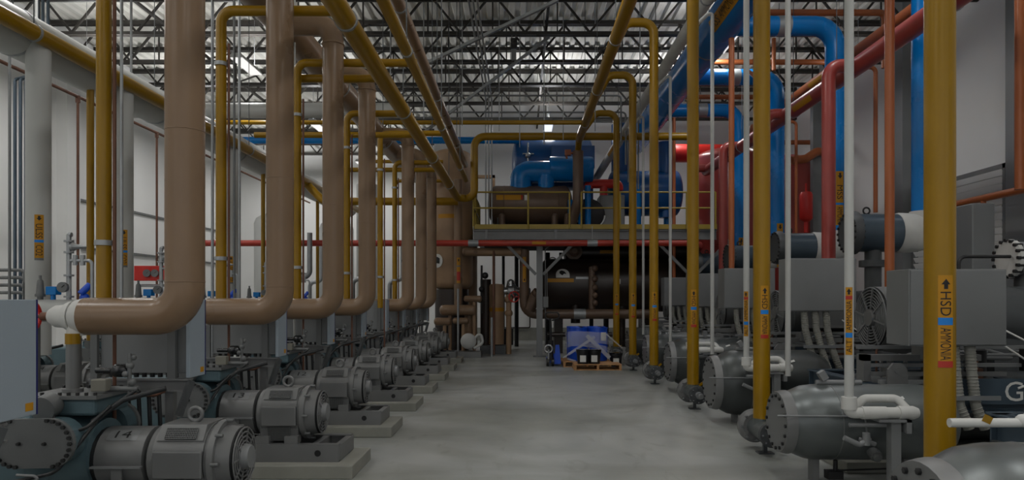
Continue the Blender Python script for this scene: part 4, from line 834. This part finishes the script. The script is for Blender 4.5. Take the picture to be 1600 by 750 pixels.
for k, d in enumerate(BD):
    o = pipe('suction_pipe', [(4.1, d, 7.0), (6.2, d, 7.0), (6.2, d, 2.7)], .19, 'blue', bl[k], 28, .42, 'blue suction pipes')
    part('silver_band', MB().cyl((5.05, d, 7.0), (5.3, d, 7.0), .194, 26), 'galv', o)
    if k: pipe_label(o, 6.2, d, .19, (4.1, 4.1, 3.43, 3.35)[k], 1.05, .16, MSS, .5)
    s = thing('suction_strainer', 'dark suction strainer with bolted flange at the foot of the %s blue pipe' % ORD[k], 'strainer', (5.6, d, 2.3), 'suction strainers')
    z = 2.62
    part('strainer_body', MB().lathe((5.12, d, z), (1, 0, 0), [(0, .29), (.62, .29)], 30), 'slate', s)
    part('end_flange', MB().lathe((5.0, d, z), (1, 0, 0), [(0, .31), (.07, .33), (.12, .33)], 30), 'grey_dark', s)
    part('flange_bolt', MB().bolts((4.98, d, z), (1, 0, 0), .29, 20, .022, .16), 'black', s)
    part('wrapped_end', MB().lathe((5.74, d, z), (1, 0, 0), [(0, .3), (.05, .31), (.25, .3), (.5, .24), (.7, .2), (.75, .1)], 24).cyl((6.2, d, z), (6.2, d, 2.95), .22, 20), 'white_wrap', s)
    part('strainer_eye', MB().torus((5.3, d, z + .34), (0, 1, 0), .05, .014, 16, 6), 'black', s)
    part('strainer_leg', MB().cyl((5.4, d, .4), (5.4, d, 2.4), .12, 14).cyl((5.4, d, 2.1), (5.4, d, 2.2), .2, 16), 'grey_dark', s)
# near flanged head at right edge
s = thing('suction_strainer', 'round bolted flange cover cut by the right edge behind the near grey box', 'strainer', (5.9, 8.3, 1.8))
part('end_flange', MB().lathe((5.72, 8.3, 2.08), (1, 0, 0), [(0, .2), (.02, .23), (.06, .23)], 28), 'white_wrap', s)
part('flange_bolt', MB().bolts((5.7, 8.3, 2.08), (1, 0, 0), .215, 16, .022, .1), 'black', s)
part('strainer_body', MB().lathe((5.78, 8.3, 2.08), (1, 0, 0), [(0, .2), (.8, .2)], 24), 'grey_light', s); part('lower_neck', MB().cyl((6.0, 8.3, 1.0), (6.0, 8.3, 1.95), .16, 16).cyl((5.9, 8.3, 1.6), (5.9, 8.3, 1.75), .22, 16), 'grey_dark', s)
part('bent_pipe', MB().tube([(5.1, 8.2, 1.85), (5.1, 8.2, 2.1), (5.7, 8.2, 2.1)], .02, 10, .08), 'black', s)
# ------------------------------------------------------------------ white, red and orange headers
p = pipe('vent_header', [(3.42, 11, 7.12), (2.48, 24.0, 5.6)], .12, 'white_wrap', 'pale insulated header slanting between yellow riser and blue header', 20)
part('label_sticker', MB().grid(wrapf((2.77, 20, 6.07), V((-.0723, 1, -.117)).normalized(), (-.8, 0, -.6), (-.6, 0, .8), .123), 0, 1.0, -.06, .06, 1, 4), 'label', p)
for y in (12.5, 16, 20): strap(p, (3.42 - .0723 * (y - 11), y, 7.12 - .117 * (y - 11)), (0, 1, 0), .12, rod=ZT)
rh = pipe('liquid_header', [(5.65, 5, 5.52), (5.65, 21.5, 5.52)], .15, 'red', 'salmon red header sloping across the upper right', 22)
for y in (9.2, 12.6, 14.6, 18): strap(rh, (5.65, y, 5.52), (0, 1, 0), .15, rod=ZT)
part('label_sticker', MB().grid(wrapf((5.65, 13.4, 5.52), (0, 1, 0), (-.9, 0, -.43), (-.43, 0, .9), .153), 0, .9, -.06, .06, 1, 4), 'label', rh)
oh = pipe('oil_header', [(6.6, 5, 6.46), (6.6, 21.5, 6.46)], .12, 'orange', 'orange header running above the salmon red one', 20)
for y in (10, 14.4, 18): strap(oh, (6.6, y, 6.46), (0, 1, 0), .12, rod=ZT)
part('label_sticker', MB().grid(wrapf((6.6, 14.9, 6.46), (0, 1, 0), (-.9, 0, -.43), (-.43, 0, .9), .123), 0, 1.0, -.06, .06, 1, 4), 'label', oh)
for k, d in enumerate((8.8, 11.9, 15.0, 18.1, 21.2)):
    pipe('liquid_drop', [(5.65, d, 5.55), (5.2, d, 5.55), (5.2, d, 1.6)], .112, 'red', ['salmon red drop hidden behind the nearest yellow riser', 'wide salmon red drop standing on the grey junction box', 'salmon red drop behind the second yellow riser', 'salmon red drop before the big red tank', 'salmon red drop behind the third yellow riser'][k], 20, .2, 'red drops')
for k, (d, x0, x1) in enumerate(((14.9, 4.6, 7.7), (18.0, 4.6, 8.0), (21.1, 4.6, 7.6))):
    pipe('cross_line', [(x0, d, 7.67), (x1, d, 7.67), (x1, d, 6.5)], .07, 'orange', 'orange line crossing under the roof at right, %s of three' % ['nearest', 'middle', 'farthest'][k], 14, .12, 'orange cross lines')
pipe('cross_line', [(8.0, 21.5, 6.4), (XR, 21.5, 6.4)], .07, 'orange', 'short orange stub beside the wide red drop at the right wall', 14)
for k, (px, d, r, y0, y1) in enumerate(((1390, 9.5, .062, -40, 448), (1593, 11.0, .07, -40, 296), (1368, 15.0, .045, 104, 332), (1143, 13.0, .052, 60, 440), (1244, 19.5, .04, 190, 365), (1053, 20.0, .05, 184, 460), (1209, 17.3, .05, 60, 110), (1180, 14.4, .04, 120, 300))):
    a = at(px, y0, d); b = at(px, y1, d)
    ex = {2: [(6.6, 15, 6.46)], 4: [(6.6, 19.5, 6.46)], 7: [(a.x, 14.9, a.z + .3), (a.x, 14.9, 7.67)]}.get(k, [])
    pipe('orange_riser', [b, a] + ex, r, 'orange', ['orange riser in front of the white wrapped strainer', 'orange riser at the right edge of the frame', 'thin orange riser left of the white wrapped strainer', 'orange riser right of the third yellow riser', 'thin orange drop near the red canister', 'orange red riser just left of the third yellow riser', 'short orange stub hanging by the blue elbow', 'slim orange drop left of the second yellow riser'][k], 16, group='orange risers')
wpipe = pipe('wall_pipe', [(9.0, 10, 3.57), (9.0, 15.2, 3.57)], .07, 'orange', 'horizontal orange pipe along the right wall', 14)
part('drop', MB().cyl((9.0, 13.7, 1.5), (9.0, 13.7, 3.57), .05, 12).cyl((9.0, 12.2, 1.5), (9.0, 12.2, 3.57), .05, 12), 'orange', wpipe)
solo('wall_cabinet', MB().bx(7.95, 8.35, 12.4, 12.9, 0, 3.3), 'grey_light', 'tall grey cabinet standing under the orange pipe at right', 'cabinet', bevel=.02)
# ------------------------------------------------------------------ thin white drops
for k, d in enumerate((5.75, 8.65, 11.7)):
    x = (2.68, 2.77, 2.8)[k]; z = (.675, .76, .76)[k]
    t = thing('white_drop', 'thin white pipe with wrapped elbow on a stand, %s from the camera' % ORD[k], 'pipe', (x, d, 0), 'white drops with stands')
    vp = part('drop_pipe', MB().cyl((x, d, z), (x, d, 7.6), .036, 14), 'white', t)
    part('elbow_wrap', MB().tube([(x, d, z + .08), (x, d, z), (x + .5, d, z)], .046, 14, .05).lathe((x, d, z + .03), (0, 0, 1), [(0, .06), (.1, .06)], 14).cyl((x + .1, d, z), (x + .3, d, z), .052, 14).lathe((x + .5, d, z), (1, 0, 0), [(-.1, .056), (.02, .056), (.06, .04), (.07, 0)], 16), 'white_wrap', t)
    part('upper_branch', MB().tube([(x + .1, d + .12, z + .02), (x + .18, d + .12, z + .1), (x + .45, d + .12, z + .1), (x + .5, d + .05, z + .02)], .035, 12, .06), 'white_wrap', t)
    part('drain_valve', MB().tube([(x - .05, d - .02, z - .2), (x + .08, d - .02, z - .26), (x + .16, d - .02, z - .2)], .022, 10, .04).cyl((x + .13, d - .02, z - .26), (x + .13, d - .02, z - .16), .03, 10).cyl((x, d, z - .1), (x + .3, d, z - .1), .018, 10), 'grey_light', t)
    part('stand_post', MB().bx(x + .33, x + .41, d - .03, d + .05, 0, z - .06).bx(x + .22, x + .48, d - .06, d + .08, z - .07, z - .05).bx(x + .44, x + .48, d - .06, d + .08, z - .16, z - .05), 'grey_light', t)
    th = 3.5
    f = lambda k2: wrapf((x, d, 1.15), (0, 0, 1), (-.45, -.89, 0), (-.89, .45, 0), .036 + k2)
    st = part('label_sticker', MB().grid(f(.0015), 0, .55, -.028, .028, 1, 6), 'label', t)
    part('lettering', text_in(arrow_in(text_in(MB(), f(.003), 'AMMONIA', .2, .44, -.02, .02), f(.003), .54, .49, -.018, .018), f(.003), 'ALT', .02, .12, -.02, .02), 'ink', st); part('label_band', MB().grid(f(.003), .14, .18, -.028, .028, 1, 6), 'label_blue', st); part('label_band', MB().grid(f(.003), .45, .48, -.028, .028, 1, 6), 'label_red', st)
for k, d in enumerate((7.83, 10.93, 14.0, 17.1)):
    pipe('vent_pipe', [(2.97, d, .75), (2.97, d, 6.03), (2.9, d, 6.03), (2.6, d, 5.75)], .03, 'white', 'thin pale vent pipe hooking over at the top, %s from the camera' % ORD[k], 12, .04, 'vent pipes')
# ------------------------------------------------------------------ screw compressor packages
def fan_face(t, x, d, z, R):
    m = part('drive_motor', MB().lathe((x + .05, d, z), (1, 0, 0), [(0, R), (.14, R), (.16, R * .9), (.3, R * .88), (.3, R * .94), (.34, R * .94), (.34, R * .86), (1.1, R * .86), (1.14, R * .7)], 32).bx(x + .32, x + 1.1, d - R * .95, d + R * .95, z - .2, z + .12).bx(x + .45, x + 1.05, d - R * .7, d + R * .7, z + .1, z + R + .04), 'grey_mid', t)
    g = part('fan_grille', MB().lathe((x + .03, d, z), (1, 0, 0), [(0, R * .95), (.02, R * .95)], 32), 'mesh_dark', m)
    gb = MB()
    for q in range(7): gb.torus((x + .02, d, z), (1, 0, 0), R * (.4 + .095 * q), R * .024, 32, 6)
    for q in range(8): a = math.pi / 4 * q + .2; gb.bar((x + .015, d + R * .3 * math.cos(a), z + R * .3 * math.sin(a)), (x + .015, d + R * .98 * math.cos(a), z + R * .98 * math.sin(a)), R * .05, .02, (1, 0, 0))
    part('grille_ring', gb, 'grey_light', m); part('fan_hub', MB().lathe((x + .02, d, z), (1, 0, 0), [(-.03, R * .26), (0, R * .3), (.03, R * .3)], 24), 'grey', m)
    part('motor_fin', MB().bx(x + .3, x + 1.1, d - R * .97, d - R * .85, z + .13, z + .17).bx(x + .3, x + 1.1, d - R * .97, d - R * .85, z - .22, z - .18), 'grey', m)
    part('motor_foot', MB().bx(x + .35, x + 1.1, d - R, d + R, z - R - .05, z - R * .8), 'grey_dark', m)
def package(d, k, X, r, zc, lab, box):
    t = thing('screw_compressor_package', lab, 'compressor', (4.4, d, 0), 'screw compressor packages')
    td = d - 1.2
    L = 1.25
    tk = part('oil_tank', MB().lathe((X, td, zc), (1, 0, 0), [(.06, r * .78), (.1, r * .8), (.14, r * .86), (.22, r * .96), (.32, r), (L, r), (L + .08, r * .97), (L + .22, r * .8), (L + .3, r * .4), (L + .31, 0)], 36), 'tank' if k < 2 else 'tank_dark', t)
    part('end_flange', MB().lathe((X, td, zc), (1, 0, 0), [(0, r * .8), (.06, r * .84), (.09, r * .84)], 32), 'grey', tk)
    part('flange_bolt', MB().bolts((X - .015, td, zc), (1, 0, 0), r * .7, 16, .016, .03), 'black', tk)
    part('weld_seam', MB().torus((X + .45, td, zc), (1, 0, 0), r, .004, 36, 6), 'grey', tk)
    part('name_tag', MB().box((X + .95, td - r * .72, zc + r * .7), (.1, .004, .03), (1, 0, .3), (0, .7, .7)), 'paper', tk)
    part('sense_line', MB().tube([(X - .1, td - r * .9, zc + .1), (X + .62, td - r * 1.01, zc + .1), (X + .64, td - r * 1.02, zc - .08)], .008, 8, .04).cyl((X + .62, td - r * 1.05, zc - .1), (X + .7, td - r * 1.05, zc - .13), .02, 10).cyl((X + .57, td - r, zc - .09), (X + .62, td - r * 1.05, zc - .1), .018, 10), 'grey_light', tk)
    part('drain_port', MB().cyl((X + .72, td - r * .75, zc - r * .6), (X + .72, td - r * 1.0, zc - r * .72), .05, 8).cyl((X + .72, td - r * 1.0, zc - r * .72), (X + .72, td - r * 1.08, zc - r * .76), .035, 8), 'grey_mid', tk)
    part('drain_valve', MB().cyl((X + .5, td - .05, zc - r - .1), (X + .5, td - .05, zc - r), .02, 8).bx(X + .42, X + .55, td - .1, td, max(.02, zc - r - .16), zc - r - .09).cyl((X + .5, td - .05, zc - r - .09), (X + 1.1, td - .05, zc - r - .07), .008, 6), 'black', tk)
    if k: part('top_fitting', MB().cyl((X + .35, td, zc + r + .015), (X + .75, td, zc + r + .015), .025, 10).box((X + .4, td - .02, zc + r + .08), (.06, .06, .08), (1, 0, .6)).bx(X + .62, X + .68, td - .03, td + .03, zc + r, zc + r + .12), 'grey_light', tk)
    part('tank_leg', MB().bx(X + .3, X + .36, td - .05, td + .05, 0, zc - r * .9).bx(X + 1.05, X + 1.12, td - .15, td + .15, .1 if X + 1.05 > 3 else 0, zc - r * .9), 'grey', t)
    # skid and body
    sk = MB()
    for yy in (d - .72, d + .75): sk.ibeam((3.35, yy, .66), (6.6, yy, .66), .12, .26, .016)
    sk.ibeam((3.4, d - .7, .66), (3.4, d + .75, .66), .12, .26, .016, (0, 0, 1)).ibeam((5.0, d - .7, .66), (5.0, d + .75, .66), .12, .26, .016)
    part('skid_frame', sk, 'slate', t)
    part('skid_leg', MB().bx(3.4, 3.62, d - .78, d - .66, .1, .78).bx(5.0, 5.2, d - .78, d - .66, .1, .6).bx(3.35, 3.5, d + .6, d + .75, .1, .6).bx(5.0, 5.2, d + .6, d + .75, .1, .6), 'grey_dark', t)
    part('lower_shell', MB().lathe((3.5, d + .1, .47), (1, 0, 0), [(0, .0), (.05, .25), (.15, .36), (2.4, .36), (2.5, .2)], 26), 'grey_dark', t)
    part('lifting_lug', MB().prism([(-.1, 0), (.1, 0), (.09, .16), (.04, .22), (-.04, .22), (-.09, .16)], (3.55, d - .8, .78), (1, 0, 0), (0, 0, 1), (0, .03, 0)).cyl((3.55, d - .805, .93), (3.55, d - .8, .93), .03, 12), 'grey', t)
    part('bracket', MB().bx(3.35, 3.42, d - .55, d - .4, .8, 1.06).bx(3.35, 4.5, d - .55, d - .45, 1.0, 1.06).bx(3.9, 4.05, d - .6, d - .4, 1.02, 1.14).bx(3.4, 4.7, d - .62, d - .6, .86, .9), 'grey', t)
    fan_face(t, 3.95, d + .57, 1.39, .355)
    part('compressor_block', MB().lathe((5.1, d + .57, 1.39), (1, 0, 0), [(0, .2), (.1, .34), (.4, .36), (.7, .3), (1.2, .28), (1.3, .15)], 24).bx(5.2, 6.2, d + .3, d + .85, .8, 1.4), 'grey_dark', t)
    mp = MB()
    for q in range(5): mp.tube([(3.7 + .25 * q, d - .2, .8), (3.7 + .25 * q, d - .2, 1.0 + .03 * (q % 3)), (4.3 + .25 * q, d - .2, 1.0 + .03 * (q % 3)), (4.3 + .25 * q, d + .2, 1.05)], .018 + .006 * (q % 2), 8, .05)
    part('oil_piping', mp, 'grey_light', t); part('oil_filter', MB().cyl((4.3, d - .1, .8), (4.3, d - .1, 1.05), .12, 16).cyl((4.7, d - .15, .8), (4.7, d - .15, 1.08), .1, 16), 'black', t)
    for q in range(3):
        xx = 3.62 + .42 * q; part('solenoid_valve', MB().bx(xx, xx + .09, d - .5, d - .38, .82, .92).cyl((xx + .045, d - .44, .92), (xx + .045, d - .44, 1.0), .03, 10).cyl((xx - .06, d - .44, .86), (xx + .16, d - .44, .86), .018, 8), ('grey_light', 'black', 'rust')[q], t)
    for q, (z0, y0) in enumerate(((.8, .74), (.94, .52), (1.1, .3))): part('frame_angle', MB().bx(3.4, 6.4, d - y0 - .02, d - y0 + .02, z0, z0 + .035), 'grey_light', t)
    for q in range(2): part('signal_cable', MB().tube([(4.7 + .3 * q, d - .1, 1.3), (4.75 + .3 * q, d - .5, 1.15), (4.95 + .3 * q, d - .6, .98), (5.3 + .3 * q, d - .6, .84)], .01, 8, .12), 'paper', t)
    part('copper_line', MB().tube([(3.6, d - .3, .84), (3.6, d - .3, 1.12), (4.4, d - .3, 1.12), (4.4, d - .05, 1.12)], .012, 8, .05), 'rust', t)
    part('terminal_block', MB().bx(4.9, 5.15, d - .62, d - .5, .9, 1.12), 'black', t, bevel=.006)
    bx0, bx1, bz0, bz1, by = box
    jb = part('junction_box', MB().bx(bx0, bx1, by, by + .4, bz0, bz1), 'grey_light', t, bevel=.006)
    part('box_lid', MB().bx(bx0 + .012, bx1 - .012, by - .012, by, bz0 + .012, bz1 - .012), 'grey_light', jb, bevel=.004)
    nc = 3 if k != 1 else 2
    for q in range(nc):
        cx0 = bx0 + (.23 if k != 1 else .46) + .15 * q; ez = .4; dx = .26 if k != 1 else .12
        cm = MB(); P = [V((cx0, by + .08, bz0 + .02)), V((cx0 + .02, by + .08, bz0 - .25)), V((cx0 + dx * .35, by + .06, bz0 - .55)), V((cx0 + dx, by + .04, ez))]
        cm.tube(P, .045, 12, .25)
        rings = []
        for a, b in zip(P[:-1], P[1:]):
            nn = int((b - a).length / .03)
            for w in range(1, nn): cm.torus(a + (b - a) * (w / nn), b - a, .045, .006, 12, 4)
        part('flexible_conduit', cm, 'conduit', jb)
    part('conduit_bar', MB().bx(bx0 + .2, bx0 + .85, by, by + .015, bz0 - .5, bz0 - .46), 'galv', jb)
    return t
tanks = [(1.74, .4, .57), (2.26, .33, .52), (2.46, .42, .52), (2.55, .42, .52), (2.6, .4, .52), (2.65, .4, .52)]
pl = ['screw compressor package cut by the lower right corner, only its oil tank in view', 'screw compressor package with large grey oil tank and near junction box at right', 'screw compressor package with ribbed conduits under its grey box, third yellow riser', 'screw compressor package behind the third yellow riser with dark oil tank', 'screw compressor package behind the fourth yellow riser', 'farthest screw compressor package behind the fifth yellow riser']
for k, d in enumerate(RD):
    X, r, zc = tanks[k]
    box = (3.64, 4.55, 1.44, 2.16, d - .85) if k != 1 else (3.57, 4.47, 1.17, 1.88, d - .95)
    t = package(d, k, X, r, zc, pl[k], box)
    if k == 1:
        fb = flatf((4.57, d - .785, .74), (1, 0, 0), (0, 0, 1))
        part('beam_plate', MB().bx(4.0, 6.6, d - .782, d - .76, .61, .85), 'slate', t)
        part('lettering', text_in(MB(), fb, 'G', 0, .17, -.1, .085), 'paper', t)
        part('logo_swoosh', MB().tube([fb(.12, .02), fb(.2, .05), fb(.32, .06), fb(.42, .04), fb(.46, -.01)], .012, 8, .1), 'paper', t)
    if k == 0:
        part('top_pipe', MB().tube([(2.05, d - .9, zc + r + .04), (2.4, d - .9, zc + r + .04), (2.5, d - .85, zc + r + .1)], .022, 12, .04).ball((2.4, d - .9, zc + r + .05), .032, 12), 'white_wrap', t); part('yellow_tag', MB().box((2.22, d - .92, zc + r + .06), (.04, .006, .035), (1, 0, -.5)), 'yellow', t)
    solo('concrete_pad', MB().bx(3.0, 6.8, d - .95, d + .82, 0, .1), 'concrete_pad', 'concrete plinth under the %s right-hand package' % ORD[k], 'plinth', 'right plinths', bevel=.008)
# ------------------------------------------------------------------ red vessels at back right
rt = vessel('accumulator_tank', (6.75, 22.9, .4), 6.1, 1.15, 'red', 'huge salmon red upright tank at back right behind the blue pipes', .4, (0, 0, 1), 'tank', 44)
part('tank_skirt', MB().lathe((6.75, 22.9, 0), (0, 0, 1), [(0, 1.0), (.8, 1.0)], 36), 'red_deep', rt)
part('tank_nozzle', MB().tube([(5.7, 22.4, 3.3), (5.2, 22.2, 3.3), (4.6, 22.2, 3.0)], .14, 16).cyl((6.2, 21.9, 3.55), (7.4, 21.9, 3.55), .06, 12).cyl((7.2, 21.9, 2.9), (7.2, 21.5, 2.9), .16, 18), 'red', rt)
rt2 = vessel('accumulator_tank', (8.85, 23.4, .4), 6.0, .85, 'red', 'narrower pinkish red tank in the back right corner', .45, (0, 0, 1), 'tank', 36)
part('tank_skirt', MB().lathe((8.85, 23.4, 0), (0, 0, 1), [(0, .75), (.8, .75)], 30), 'red_deep', rt2)
rv = vessel('relief_vessel', (4.9, 23.6, 6.5), 2.0, .3, 'red_deep', 'small deep red drum high behind the third yellow riser', .12)
can = thing('red_canister', 'small red canister hung beside the wide red drop', 'canister', (8.1, 20.0, 3.7))
part('canister_body', MB().lathe((8.1, 20.0, 3.85), (0, 0, 1), [(-.35, .06), (-.05, .06), (0, .14), (.05, .18), (.72, .18), (.8, .14), (.82, .03), (1.05, .03)], 22), 'red_deep', can)
part('orange_elbow', MB().tube([(7.7, 20, 5.55), (8.1, 20, 5.6), (8.4, 20, 5.8), (8.7, 20, 5.8)], .12, 16, .2), 'orange', can)
part('hanger_post', MB().bx(8.34, 8.6, 20.1, 20.3, 0, 7.5), 'grey_light', can)
